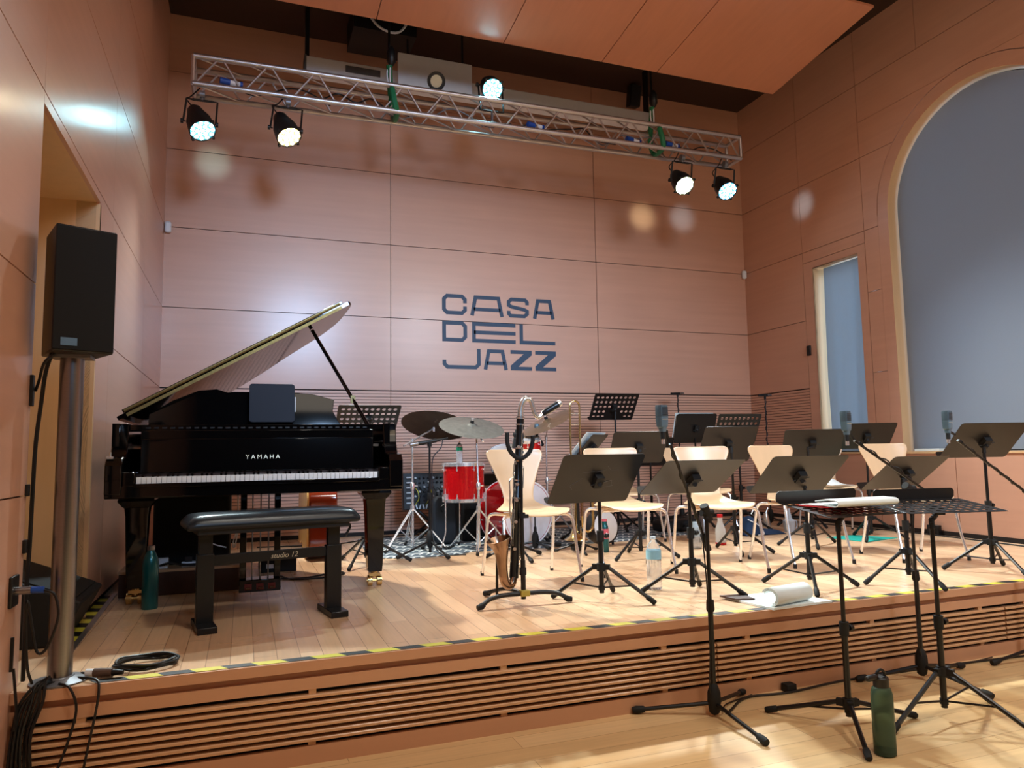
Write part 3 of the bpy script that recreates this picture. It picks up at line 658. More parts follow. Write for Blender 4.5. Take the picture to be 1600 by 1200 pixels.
# ------------------------------------------------------------------ music stands
def perf(w,h,nx,ny,hr,m,skip=lambda i,j:False,mx=.02):
    """perforated plate in local xz plane (x across, z up), round holes"""
    b=MB(); cw=(w-2*mx)/nx; chh=(h-2*mx)/ny; K=12
    for i in range(nx):
        for j in range(ny):
            cx=-w/2+mx+(i+.5)*cw; cz=-h/2+mx+(j+.5)*chh
            if skip(i,j): b.add([(cx-cw/2,0,cz-chh/2),(cx+cw/2,0,cz-chh/2),(cx+cw/2,0,cz+chh/2),(cx-cw/2,0,cz+chh/2)],[(0,1,2,3)],m); continue
            inn_=[];out_=[]
            for k in range(K):
                a=2*PI*k/K+PI/4; ca,sa=math.cos(a),math.sin(a); q=max(abs(ca),abs(sa)); out_.append((cx+ca/q*cw/2,0,cz+sa/q*chh/2)); inn_.append((cx+ca*hr,0,cz+sa*hr))
            b.add(out_+inn_,[(k,(k+1)%K,K+(k+1)%K,K+k) for k in range(K)],m)
    for (a0,a1,c0,c1) in ((-w/2,-w/2+mx,-h/2+mx,h/2-mx),(w/2-mx,w/2,-h/2+mx,h/2-mx)): b.add([(a0,0,c0),(a1,0,c0),(a1,0,c1),(a0,0,c1)],[(0,1,2,3)],m)
    for zz in (-1,1):
        pl=[(-w/2,zz*(h/2-mx)),(w/2,zz*(h/2-mx)),(w/2-.006,zz*h/2),(-w/2+.006,zz*h/2)]; b.add([(x,0,z) for x,z in pl],[(0,1,2,3)],m)
    return b
def tripod(t,azs,hub=.2,rad=.3,pole_top=.6,rp=.014,flat=False,bottom=.05):
    b=MB(); b.tube([(0,0,bottom),(0,0,min(pole_top*.6,.45 if pole_top<1.2 else .75))],rp,satin,12); b.build('lower_tube',t)
    zc=min(pole_top*.6,.45 if pole_top<1.2 else .75)
    b=MB(); b.tube([(0,0,zc-.01),(0,0,pole_top)],rp*.72,satin,12); b.build('upper_tube',t)
    b=MB(); b.tube([(0,0,zc-.05),(0,0,zc+.01)],rp*1.5,rub,12); b.tube([(0,0,zc-.02),(.035,0,zc-.02)],.006,blk,8); b.lathe([(0,0),(.014,0),(.016,.008),(.012,.02),(0,.02)],plas,10,c=(.03,0,zc-.02),R=basis((1,0,0))); b.build('height_collar',t)
    b=MB(); b.tube([(0,0,hub-.03),(0,0,hub+.012)],rp*1.75,rub,12)
    for az in azs:
        a=math.radians(az); b.box((math.cos(a)*.03,math.sin(a)*.03,hub-.008),(.04,.022,.03),rub,RZ(a))
    b.build('hub',t)
    for az in azs:
        a=math.radians(az); cs=Vector((math.cos(a),math.sin(a),0)); b=MB()
        p0=cs*.035+Vector((0,0,hub-.005)); p1=cs*rad+Vector((0,0,.014)); b.tube([p0,p1],.0105,satin,8); lg=b.build('leg',t)
        b=MB(); dd=(p1-p0).normalized(); b.tube([p1-dd*.05,p1-dd*.045,p1,p1+dd*.008],[.011,.0145,.015,.011],rub,10); b.build('rubber_foot',lg)
    b=MB()
    for az in azs:
        a=math.radians(az); cs=Vector((math.cos(a),math.sin(a),0)); q=(cs*.035+Vector((0,0,hub)))*.45+(cs*rad+Vector((0,0,.014)))*.55
        b.tube([cs*.012+Vector((0,0,bottom+.03)),q],.005,satin,6)
    if not flat: b.tube([(0,0,bottom+.015),(0,0,bottom+.04)],rp*1.3,rub,12)
    b.build('leg_braces',t)
def stand(label,pole,azs,desk,floor=0,perfd=None,group='black music stands on the stage',w=.49,h=.34,hub=.2,rad=.29,lipw=None):
    x,y,zc,yaw,tilt=desk
    t=thing('music_stand',label,'music stand',(pole[0],pole[1],floor),0,group)
    n=Vector((-math.sin(yaw),math.cos(yaw),0)); a=Vector((math.cos(yaw),math.sin(yaw),0)); up=Vector((0,0,1))*math.cos(tilt)-n*math.sin(tilt); nr=a.cross(up)*-1
    nr=n*math.cos(tilt)+Vector((0,0,1))*math.sin(tilt)
    R=Matrix((a,nr,up)).transposed(); c=Vector((x-pole[0],y-pole[1],zc-floor))
    att=c-nr*.045; ptop=max(.3,att.z-.0)
    tripod(t,azs,hub=hub,rad=rad,pole_top=ptop-.02)
    # desk
    if perfd:
        b=perf(w,h,perfd[0],perfd[1],perfd[2],deskm,perfd[3])
    else:
        b=MB(); q=rrect(w,h,.022); b.add([(px,0,pz_) for px,pz_ in q],[tuple(range(len(q)))],deskm)
    b.v=[R@v+c for v in b.v]; dk=b.build('desk',t,solid=.0022)
    lw_=lipw or w
    b=MB(); q=rrect(lw_,.056,.02); b.add([(px,.028+pz_,-h/2) for px,pz_ in q],[tuple(range(len(q)))],deskm); b.v=[R@v+c for v in b.v]; b.build('lip',dk,solid=.0022)
    b=MB()
    b.tube([Vector((0,0,ptop-.05)),Vector((0,0,ptop-.01)),att],.013,rub,10); b.box(c-nr*.02,(.05,.035,.075),rub,R)
    b.tube([c-nr*.03-a*.045-up*.02,c-nr*.03+a*.05+up*.012],.0035,blk,6); b.build('tilt_bracket',t,bevel=.002)
    return t
sk=lambda i,j: 3<=i<=6 and j==0
G='solid black music stands'
S1=stand('solid black music stand just right of the bass clarinet, scratches on its desk',(2.65,3.70),(136,-41,50),(2.577,3.582,.682,.071,.677),w=.507)
b=MB(); a_=Vector((math.cos(.071),math.sin(.071),0)); n_=Vector((-math.sin(.071),math.cos(.071),0)); up_=Vector((0,0,1))*math.cos(.677)-n_*math.sin(.677); nr_=n_*math.cos(.677)+Vector((0,0,1))*math.sin(.677)
c_=Vector((2.577-2.65,3.582-3.70,.682))-nr_*.0014
for x0,z0,x1,z1 in ((-.10,.05,-.03,.055),(-.02,.05,.04,.065),(.04,.09,.07,.06),(.07,.06,.12,.062),(-.15,-.04,-.09,.01),(-.13,-.07,-.15,-.045),(.02,-.04,.10,-.01),(.10,-.01,.11,-.05),(.06,-.06,.12,-.05)):
    b.tube([c_+a_*x0+up_*z0,c_+a_*x1+up_*z1],.0006,greyp,4)
b.build('scratches',S1)['kind']='stuff'
stand('black music stand behind the tall microphone stand beside the big water bottle',(3.20,3.64),(140,-40,48),(3.092,3.44,.681,.014,1.0),w=.507,h=.35)
stand('black music stand right behind the small table stand that holds the red-edged score',(3.95,3.54),(115,-17,235),(3.834,3.454,.676,-.107,.893),w=.50,h=.35)
stand('low black music stand behind the empty perforated flat stand',(4.60,3.42),(168,35,-100),(4.694,3.478,.665,.047,.912))
stand('black music stand at the far right, in front of the big arched window',(5.43,3.5),(142,25,-105),(5.448,3.507,.861,-.256,.84))
stand('black music stand in the second row, left of the leftmost tall microphone',(3.70,5.08),(-160,-35,80),(3.66,5.0,.857,-.151,.586),w=.45,h=.29)
stand('black music stand in the second row overlapping a perforated stand behind it',(4.53,5.0),(-118,-45,85),(4.579,5.116,.874,-.11,.565))
stand('black music stand behind the rightmost-but-one wooden chair, left of the middle microphone',(5.36,5.05),(155,-125,10),(5.41,5.046,.875,-.529,.849))
stand('black music stand right behind the middle microphone below the narrow window',(6.12,5.15),(-145,-50,75),(6.08,5.10,.93,-.45,.85),w=.46)
stand('tall perforated black music stand near the back wall, highest of all',(4.50,6.92),(-60,-100,100),(4.465,6.877,1.301,-.103,.709),perfd=(9,5,.0155,lambda i,j:3<=i<=6 and j<=0 or (i in(3,4,5) and j==1)),w=.50,h=.35)
stand('black music stand near the back wall with white sheets sticking out at its left edge',(5.50,6.93),(-90,30,150),(5.479,6.887,1.069,-.081,.352))
stand('perforated black music stand by the back wall hidden behind a solid black desk',(5.6,6.3),(-50,60,180),(5.55,6.25,1.04,-.11,.5),perfd=(9,5,.0155,sk))
stand('perforated black stand by the right back corner, a corner of its desk visible',(6.42,6.3),(-90,30,150),(6.35,6.2,.88,.35,.75),perfd=(9,5,.015,sk))
stand('perforated black music stand behind the right end of the piano',(1.67,5.72),(-120,116,-5),(1.693,5.813,1.12,.003,.95),perfd=(10,5,.0155,lambda i,j:False),rad=.34)
stand('black music stand hidden behind a desk in the second row, only its pole in view',(4.87,6.85),(-90,30,150),(4.87,6.83,.82,0,.5))
F1=stand('low perforated black stand tilted flat in the foreground, holding an open score',(3.32,2.64),(125,-124,-4),(3.44,2.73,.545,.05,1.72),HF,perfd=(10,6,.0145,lambda i,j:False),w=.50,h=.32,hub=.115,rad=.36,lipw=.52)
F2=stand('empty perforated black stand tilted flat at the right of the foreground',(3.80,2.56),(-172,-72,10),(3.94,2.65,.54,-.25,1.69),HF,perfd=(10,6,.0145,lambda i,j:False),w=.50,h=.33,hub=.22,rad=.38,lipw=.44)
# score on F1
t=thing('open_score','open white score with a red edge on the flat stand in the foreground','sheet music',(3.45,2.72,.556),.05)
b=MB(); Rt=RX(-.15)
def curl(b,w,d,m,z0,roll=True):
    n=14; vs=[]
    pts=[(-d/2,0),( -d/4,.003),(0,.002),(d/4,.004)]
    for k in range(n+1):
        a=PI*k/n; pts.append((d/4+.02*math.sin(a)*1.2+.06,.014-.014*math.cos(a)))
    pts+= [(d/4,.03),(0,.022)]
    for y,z in pts: vs+=[(-w/2,-y,z0+z),(w/2,-y,z0+z)]
    b.add(vs,[(2*i,2*i+1,2*i+3,2*i+2) for i in range(len(pts)-1)],m)
curl(b,.38,.2,paper,.008); b.build('pages',t,solid=.004)
b=MB(); b.box((-.02,.03,.004),(.36,.2,.004),redp,RZ(.06)); b.build('red_cover',t)
# sheets at back stand
b=MB(); R=RZ(-.08)@RX(.352); b.box((5.46,6.915,1.085),(.47,.004,.33),paper,R); tag(b.build('sheet_music'),'white sheets leaning on a black stand near the back wall','sheet music')
# score on stand by the drums
t=stand('small music stand right of the drum kit holding white sheets at an angle',(3.86,6.25),(-90,30,150),(3.86,6.22,.88,.65,.75),w=.34,h=.3,group='black music stands on the stage')
b=MB(); R=RZ(.65)@RX(.75); b.box((3.83,6.25,.90),(.40,.004,.30),paper,R); tag(b.build('sheet_music'),'white sheet music tilted on the small stand right of the trombone','sheet music')
# open book on stage edge
t=thing('open_score','thick open white score curling over at the front edge of the stage','sheet music',(3.52,3.30,0),.0)
b=MB(); b.prism([(-.22,.18),(.16,.20),(.24,-.13),(-.17,-.16)],.001,.012,paper); b.build('open_pages',t)
b=MB(); n=18
Rz=RZ(.22)
for ly_ in range(3):
    vs=[]
    rr=.046-ly_*.006
    for k in range(n+1):
        a=-PI*.5+PI*1.35*k/n; yy=-.03-rr*math.cos(a)*1.15; zz=.012+.046+rr*math.sin(a)
        for x in (-.14,.15): vs.append(Rz@Vector((x-.04,yy-.05,zz)))
    b.add(vs,[(2*i,2*i+1,2*i+3,2*i+2) for i in range(n)],paper)
b.build('curled_pages',t,solid=.003)
b=MB(); b.prism([(-.24,.2),(-.1,.19),(-.12,.05),(-.22,.08)],.012,.02,darkwood); b.build('cover',t)
# ------------------------------------------------------------------ chairs
def chair(label,x,y,yaw):
    t=thing('chair',label,'chair',(x,y,0),yaw,'pale birch plywood chairs on the stage')
    prof=[(-.245,.425,.165),(-.225,.438,.195),(-.18,.446,.218),(-.08,.442,.232),(.02,.436,.232),(.09,.437,.205),(.14,.446,.165),(.175,.466,.128),(.20,.50,.108),(.222,.55,.112),(.245,.62,.135),(.268,.70,.165),(.288,.77,.195),(.296,.80,.21),(.303,.825,.216),(.308,.845,.208),(.311,.856,.19)]
    vs=[];fs=[];M_=12
    for k,(y_,z_,w_) in enumerate(prof):
        for i in range(M_+1):
            uu=i/M_*2-1
            back=max(0,(z_-.5)/.35); dish=.018*uu*uu*(1 if z_<.5 else 0)
            vs.append((uu*w_, y_-.028*uu*uu*back, z_+dish-.004*(0 if k else 1)))
    for k in range(len(prof)-1):
        for i in range(M_): a=k*(M_+1)+i; fs.append((a,a+1,a+M_+2,a+M_+1))
    b=MB(); b.add(vs,fs,birch); b.build('seat_shell',t,solid=.011,sub=1,ang=80)
    b=MB(); b.tube([(-.13,-.06,.421),(.13,-.06,.421)],.010,chrome,8); b.tube([(-.13,.07,.421),(.13,.07,.421)],.010,chrome,8); b.lathe([(.09,.412),(.09,.422)],chrome,16); b.build('under_frame',t)
    for sx in (-1,1):
        for sy,yy in ((-1,-.06),(1,.07)):
            b=MB(); pts=cr([(sx*.11,yy,.419),(sx*.17,yy+sy*.02,.421),(sx*.215,yy+sy*.06,.422),(sx*.238,yy+sy*.09,.40),(sx*.244,yy+sy*.105,.34),(sx*.25,yy+sy*.14,.17),(sx*.258,yy+sy*.185,.01)],4)
            b.tube(pts,.0105,chrome,8); lg=b.build('leg',t); b=MB(); b.tube([pts[-1]+Vector((0,0,.02)),pts[-1]-Vector((0,0,.01))],.0125,rub,8); b.build('foot_cap',lg)
    return t
chair('pale plywood chair right behind the bass clarinet',2.575,4.575,0)
chair('pale plywood chair behind the music stand with the scratched desk',3.31,4.60,-.14)
chair('pale plywood chair behind the leftmost tall microphone boom',3.92,4.39,-.28)
chair('pale plywood chair with its back turned a little, left of the middle microphone',4.64,4.39,-.02)
chair('pale plywood chair furthest right, in front of the arched window',5.52,4.19,-.21)
c6=chair('pale plywood chair by the right wall with a white towel on its seat',6.25,5.75,-.5)
chair('pale plywood chair in the back row behind the second black stand from the left',4.17,6.12,-.1)
chair('pale plywood chair in the back row, only its chrome legs in view',4.86,5.95,.2)
b=MB(); n=10; vs=[]
for i in range(n+1):
    for j in range(n+1):
        uu,vv=i/n*2-1,j/n*2-1; vs.append((6.2+uu*.15+.02*math.sin(vv*4),5.66+vv*.12,.452+.07*math.exp(-((uu+.3)**2+vv*vv)*2.2)*(1+.35*math.sin(uu*7+vv*5))+.012))
b.add(vs,[(i*(n+1)+j,i*(n+1)+j+1,(i+1)*(n+1)+j+1,(i+1)*(n+1)+j) for i in range(n) for j in range(n)],towel); tag(b.build('towel',solid=.006,sub=1),'crumpled white towel on the chair by the right wall','towel')
# ------------------------------------------------------------------ microphones and their stands
def V(*a): return Vector(a)
def micstand(label,loc,azs,floor,ptop,boom,rad=.37,hub=.13,pr=.011,base='tripod',group=None):
    t=thing('microphone_stand',label,'microphone stand',(loc[0],loc[1],floor),0,group)
    O=V(loc[0],loc[1],floor)
    mid=ptop*.55
    b=MB(); b.tube([(0,0,.02),(0,0,mid)],pr,satin,12); b.build('lower_tube',t)
    b=MB(); b.tube([(0,0,mid-.01),(0,0,ptop)],pr*.7,satin,10); b.build('upper_tube',t)
    b=MB(); b.tube([(0,0,mid-.04),(0,0,mid-.03),(0,0,mid+.015)],[pr*1.2,pr*1.6,pr*1.4],rub,12); b.build('height_clutch',t)
    if base=='tripod':
        b=MB(); b.lathe([(.012,hub-.10),(.024,hub-.09),(.032,hub-.04),(.03,hub+.0),(.018,hub+.035),(.012,hub+.04)],rub,14)
        b.build('hub',t)
        for az in azs:
            a=math.radians(az); cs=V(math.cos(a),math.sin(a),0); p0=cs*.02+V(0,0,hub-.05); p1=cs*rad+V(0,0,.018)
            b=MB(); b.tube([p0,p1],.0095,satin,8); lg=b.build('leg',t)
            dd=(p1-p0).normalized(); b=MB(); b.tube([p1-dd*.05,p1-dd*.045,p1-dd*.01,p1+dd*.01],[.011,.015,.018,.014],rub,10); b.build('rubber_foot',lg)
    else:
        b=MB(); b.lathe([(.12,0),(.125,.008),(.115,.018),(.03,.024),(.018,.05)],rub,24); b.build('round_base',t)
    if boom:
        b0,b1=Vector(boom[0])-O,Vector(boom[1])-O; dd=(b1-b0).normalized()
        b=MB(); b.tube([b0,b1],.0075,satin,10); bo=b.build('boom_arm',t)
        b=MB(); b.tube([b0-dd*.0,b0+dd*.09],.0155,rub,12); b.build('counterweight',bo)
        b=MB(); q=V(0,0,ptop); b.tube([q-dd*.04,q+dd*.04],.021,rub,12); b.tube([q-V(0,0,.03),q],.016,rub,12); b.tube([q+V(-.03,0,0),q+V(.035,0,0)],.016,rub,12); b.build('boom_clutch',t)
    return t
def sidemic(label,loc,lean,yaw,tail):
    t=thing('studio_microphone',label,'microphone',loc,yaw,'grey square studio microphones')
    R=RY(lean)
    b=MB(); prof=[(-.019,-.026),(.019,.026)]
    def ring(w,d_,z): return [R@V(px,py,z) for px,py in rrect(w,d_,.007,2)]
    m=len(ring(1,1,0))
    def stack(prof,mt,nm,cap0,par):
        b=MB(); vs=[];fs=[]
        for q in prof: vs+=ring(*q)
        for i in range(len(prof)-1):
            for k in range(m): l=(k+1)%m; fs.append((i*m+k,i*m+l,(i+1)*m+l,(i+1)*m+k))
        if cap0: fs.append(tuple(range(m))[::-1])
        fs.append(tuple((len(prof)-1)*m+k for k in range(m))); b.add(vs,fs,mt); return b.build(nm,par,ang=30)
    stack([(.026,.026,-.052),(.03,.03,-.034),(.044,.034,-.03),(.049,.037,-.018),(.053,.04,.018)],toe,'body',True,t)
    stack([(.052,.039,.018),(.052,.04,.062),(.048,.037,.072)],toed,'grille',False,t)
    b=MB()
    for k in range(9): b.box(R@V(0,-.0202,.024+k*.0045),(.042,.001,.0018),plas,R)
    b.box(R@V(0,-.0195,.006),(.044,.001,.002),MATS['led_off'],R)
    b.build('grille_slots',t)
    b=MB(); b.tube([R@V(0,0,-.05),R@V(0,0,-.085)],.0115,rub,10); b.tube([R@V(0,0,-.085),R@V(0,0,-.108)],.009,chrome,10); b.build('connector',t)
    b=MB(); b.tube([R@V(0,0,-.05),R@V(.03,0,-.045),Vector(tail)],.007,rub,8); b.build('swivel_mount',t)
    return t
def wrap(label,p0,p1,down=None,turns=5,r=.0035,rad=.0085):
    p0,p1=Vector(p0),Vector(p1); B_=basis(p1-p0); pts=[]
    n=turns*8
    for k in range(n+1):
        a=2*PI*turns*k/n; pts.append(p0+(p1-p0)*(k/n)+B_@V(math.cos(a)*rad,math.sin(a)*rad,0))
    if down: pts+=cr([pts[-1]]+[Vector(q) for q in down],6)
    b=MB(); b.tube(pts,r,blk,6); return tag(b.build('microphone_cable'),label,'cable')
Gm='boom microphone stands in the foreground'
micstand('tall black boom microphone stand in the middle of the foreground',(2.86,2.99),(152,-92,32),HF,.53-HF,((2.905,3.05,.345),(2.635,2.93,.86)),rad=.37,hub=.11,pr=.0125)
sidemic('grey square studio microphone on the leftmost tall boom',(2.59,2.92,.968),-.02,.35,(.05,.01,-.085))
wrap('thin black cable twisted around the leftmost microphone boom',(2.84,3.02,.47),(2.63,2.93,.86),turns=4)
cable('microphone_cable','black cable hanging down along the pole of the leftmost boom stand',[(2.85,3.02,.46),(2.835,2.975,.2),(2.842,2.98,-.1),(2.835,2.98,-.3),(2.9,2.99,-.39),(3.0,3.09,-.403),(3.2,3.155,-.404)],.0035,blk)
micstand('black boom microphone stand behind the empty flat stand',(4.20,3.02),(165,8,-85),HF,.60-HF,((4.42,3.03,.53),(3.80,2.99,.865)),rad=.36,hub=.12,pr=.0125)
sidemic('grey square studio microphone in the middle, in front of the narrow window',(3.73,2.97,.948),-.03,.3,(.09,.01,-.075))
wrap('thin black cable twisted around the middle microphone boom',(4.2,3.01,.66),(3.83,2.99,.85),turns=4)
cable('microphone_cable','black cable hanging down the pole of the middle boom stand',[(4.2,2.99,.6),(4.16,2.985,.3),(4.185,3.0,0),(4.17,3.0,-.25),(4.3,3.03,-.39),(4.5,3.1,-.404),(4.9,3.15,-.404)],.0035,blk)
micstand('black boom microphone stand at the right edge of the picture',(5.16,3.0),(174,-50,-110),HF,.50-HF,((5.3,3.0,.42),(4.55,2.99,.86)),rad=.40,hub=.14,pr=.0125)
sidemic('grey square studio microphone on the rightmost boom, before the arched window',(4.455,2.97,.952),.02,.25,(.10,.01,-.06))
wrap('thin black cable twisted around the rightmost microphone boom',(5.1,2.998,.535),(4.56,2.99,.855),turns=6)
# overheads at the back
for x,y,z,lab,dx,ml in ((5.60,7.4,1.50,'thin black microphone stand behind the stand with white sheets',.05,'small black pencil microphone high by the back wall'),(6.21,6.6,1.42,'thin black microphone stand near the right back corner',-.07,'small black pencil microphone by the right back corner')):
    micstand(lab,(x,y),(-90,30,150),0,z-.03,None,rad=.3,hub=.13,pr=.009)
    t=thing('pencil_microphone',ml,'microphone',(x,y,z)); b=MB(); b.tube([(-.09,0,0),(.03,0,.004)],.0125,plas,10); b.build('body',t); b=MB(); b.tube([(.03,0,.004),(.085,0,.006)],.011,steel,10); b.build('capsule',t); b=MB(); b.tube([(0,0,-.04),(0,0,0)],.012,rub,8); b.build('clip',t)
    wrap('black cable twisted round the '+('stand behind the white sheets' if x<6 else 'stand by the right back corner'),(x,y,z-.06),(x,y,.3),turns=9,r=.0035,rad=.012)
# mic left of drums
micstand('black microphone stand with a low tripod left of the red floor tom',(2.24,6.0),(-155,-78,88),0,.90,None,rad=.33,hub=.16,pr=.013)
t=thing('condenser_microphone','long black and silver microphone lying level left of the floor tom','microphone',(2.24,6.0,.935)); b=MB(); b.tube([(-.10,0,-.012),(.06,0,.012)],.017,plas,12); b.build('body',t); b=MB(); b.tube([(-.165,0,-.022),(-.10,0,-.012)],.019,steel,12); b.build('capsule',t)
b=MB(); b.tube([(.06,0,.012),(.11,0,.02),(.16,0,.032)],[.012,.008,.006],rub,8); b.build('plug',t); b=MB(); b.tube([(0,0,-.04),(0,0,.0)],.02,rub,10); b.build('clip',t)
cable('microphone_cable','black cable hanging from the level microphone down its stand',[(2.36,6.0,.965),(2.33,5.98,.88),(2.26,5.985,.78),(2.262,5.99,.5),(2.255,5.985,.2),(2.3,5.9,.02),(2.5,5.83,.006)],.0045,blk)
# tall boom mic behind the clarinet
micstand('black boom stand behind the bass clarinet, its arm pointing straight up',(2.82,5.45),(-90,30,150),0,.975,((2.79,5.45,.87),(2.88,5.47,1.23)),rad=.27,hub=.15,pr=.012)
# vocal mic
micstand('black boom stand behind the trombone holding a ball microphone',(3.42,6.55),(-90,30,150),0,.95,((3.5,6.55,.9),(3.41,6.5,1.03)),rad=.28,hub=.13,pr=.010)
t=thing('vocal_microphone','black ball-headed vocal microphone right of the bass clarinet','microphone',(3.40,6.45,1.06)); b=MB(); b.tube([(0,0,-.10),(0,0,.0)],[.011,.017],plas,12); b.build('body',t); b=MB(); b.lathe([(0,.05),(.018,.045),(.026,.025),(.024,.005),(.016,-.005)],MATS['mic_grey_green'],14); b.build('grille',t)
# ------------------------------------------------------------------ bass clarinet on stand
cx,cy=2.225,3.86
t=thing('bass_clarinet','tall black bass clarinet with a silver neck and bell, upright on its stand','bass clarinet',(cx,cy,.0))
b=MB(); ax0=V(-.03,.01,.14); ax1=V(.022,.0,1.035); dv=(ax1-ax0)
b.tube([ax0,ax0+dv*.45,ax0+dv*.46,ax0+dv*.49,ax0+dv*.5,ax1-dv*.02,ax1],[.026,.024,.028,.028,.023,.0215,.024],ebony,16); b.build('body',t)
b=MB()
nk=cr([ax1,ax1+V(.004,0,.05),ax1+V(.024,-.005,.098),ax1+V(.058,-.01,.095),ax1+V(.074,-.012,.05),ax1+V(.086,-.014,.01),ax1+V(.108,-.016,-.005),ax1+V(.132,-.018,.018)],5)
b.tube(nk,[.018-.008*i/len(nk) for i in range(len(nk))],silver,14); b.build('neck',t)
b=MB(); m0=nk[-1]; md=V(.105,-.015,.062); b.tube([m0-md*.05,m0,m0+md*.3,m0+md*.85],[.013,.016,.018,.019],ebony,14); mp_=b.build('mouthpiece',t); b=MB(); b.tube([m0+md*.85,m0+md],[.02,.018],silver,14); b.build('cap',mp_); b=MB(); b.tube([m0+md*.2-V(0,0,.02),m0+md*.75-V(0,0,.021)],.004,silver,6); b.build('ligature',mp_)
b=MB(); bell=cr([V(-.03,.005,.15),V(-.045,0,.11),V(-.075,-.005,.105),V(-.095,-.01,.14),V(-.105,-.012,.22),V(-.112,-.014,.30),V(-.128,-.018,.36)],5)
rb_=[.018+.0*i for i in range(len(bell))]; N_=len(bell)
for i in range(N_): s_=i/(N_-1); rb_[i]=.019+.012*s_+.038*max(0,(s_-.6)/.4)**2
b.tube(bell,rb_,brassd,18,cap=False); b.build('bell',t,solid=.002,ang=60)
b=MB()
for k in range(26):
    s_=.08+.86*k/26; p=ax0+dv*s_; a=random.choice([-.7,-1.2,-2.0,-2.6,-3.0,.2]); off=V(math.cos(a)*.027,math.sin(a)*.027,0)
    b.lathe([(0,.004),(.009,.004),(.0105,0)],silver,10,c=p+off,R=basis((math.cos(a),math.sin(a),0)))
for a,s0,s1 in ((-2.8,.1,.42),(-2.4,.2,.58),(-.5,.12,.45),(-2.9,.55,.7),(-1.5,.72,.95),(-.6,.55,.68)):
    off=V(math.cos(a)*.031,math.sin(a)*.031,0); b.tube([ax0+dv*s0+off,ax0+dv*s1+off],.0028,silver,6)
    for q in (s0,(s0+s1)/2,s1): b.tube([ax0+dv*q+off*.7,ax0+dv*q+off],.0035,silver,6)
for s_ in (.49,.6,.72,.8,.95,.99): p=ax0+dv*s_; b.tube([p-dv*.004,p+dv*.004],.0262 if s_>.5 else .03,silver,16)
b.tube(cr([ax0+dv*.62+V(-.03,-.01,0),ax0+dv*.60+V(-.055,-.015,0),ax0+dv*.52+V(-.05,-.015,0),ax0+dv*.42+V(-.045,-.01,0),ax0+dv*.33+V(-.03,-.01,0)],4),.004,silver,6)
b.build('keywork',t)
S=thing('instrument_stand','black stand with a padded yoke holding the bass clarinet','stand',(cx,cy,0))
b=MB(); b.tube([(.008,-.035,.03),(.008,-.035,.24)],.014,satin,12); b.tube([(.008,-.035,.2),(.004,-.04,.5)],.011,satin,12); b.tube([(.004,-.04,.5),(.006,-.04,.79)],.008,satin,10); b.build('post',S)
b=MB(); b.tube([(.006,-.036,.16),(.006,-.036,.2)],.02,rub,12); b.tube([(.006,-.038,.47),(.006,-.038,.5)],.019,rub,12); b.box((.02,-.05,.48),(.035,.02,.02),rub); b.build('clamp',S)
b=MB(); yk=cr([(-.080,-.055,.945),(-.078,-.05,.89),(-.058,-.04,.84),(-.02,-.035,.805),(.02,-.035,.802),(.058,-.04,.835),(.072,-.05,.885),(.074,-.055,.925)],5); b.tube(yk,.0125,rub,10); b.build('yoke',S)
for sx in (-1,1):
    b=MB(); b.tube(cr([(.008+sx*.03,-.05,.062),(sx*.13,-.06,.062),(sx*.2,-.07,.05),(sx*.255,-.085,.02)],5),.0125,satin,10); lg=b.build('leg',S); b=MB(); b.tube([(sx*.235,-.08,.03),(sx*.25,-.084,.02),(sx*.275,-.09,.016)],[.014,.018,.014],rub,10); b.build('rubber_foot',lg)
b=MB(); b.tube(cr([(-.0,-.02,.062),(-.05,.08,.07),(-.09,.2,.04),(-.11,.26,.018)],5),.011,satin,10); lg=b.build('leg',S); b=MB(); b.tube([(-.10,.24,.024),(-.115,.28,.016)],.016,rub,10); b.build('rubber_foot',lg)
b=MB(); b.bb((-.018,-.072,.048),(.034,-.03,.080),mat('dull_yellow_plastic',(170,150,60),.5)); b.build('yellow_hub',S,bevel=.003)['label']='yellow hub block'
b=MB(); b.tube([(-.10,.1,.03),(-.095,.1,.3)],.008,satin,8); b.build('rear_post',S)
# ------------------------------------------------------------------ DRUMS
# rug
def rugmat():
    m=bpy.data.materials.new('grey_zigzag_rug'); m.use_nodes=True; nt=m.node_tree; N=nt.nodes.new; K=nt.links.new; bs=nt.nodes['Principled BSDF']
    tc=N('ShaderNodeTexCoord'); sp=N('ShaderNodeSeparateXYZ'); mp=N('ShaderNodeMapping'); mp.inputs['Rotation'].default_value=(0,0,.5); K(tc.outputs['Object'],mp.inputs[0]); K(mp.outputs[0],sp.inputs[0])
    def mth(op,a,b_=None):
        q=N('ShaderNodeMath'); q.operation=op
        for i,v in enumerate((a,b_)):
            if v is None: continue
            if isinstance(v,(int,float)): q.inputs[i].default_value=v
            else: K(v,q.inputs[i])
        return q.outputs[0]
    z=mth('PINGPONG',mth('MULTIPLY',sp.outputs[0],1.0),.12)
    v=mth('FRACT',mth('MULTIPLY',mth('ADD',sp.outputs[1],z),4.2))
    l=mth('LESS_THAN',v,.16); v2=mth('LESS_THAN',mth('FRACT',mth('MULTIPLY',sp.outputs[0],18)),.3); v3=mth('GREATER_THAN',v,.6)
    l2=mth('MAXIMUM',l,mth('MULTIPLY',v2,v3))
    mx=N('ShaderNodeMix'); mx.data_type='RGBA'; mx.inputs[6].default_value=(*lin((80,92,102)),1); mx.inputs[7].default_value=(*lin((206,210,208)),1); K(l2,mx.inputs[0]); K(mx.outputs[2],bs.inputs['Base Color']); bs.inputs['Roughness'].default_value=.95
    return m
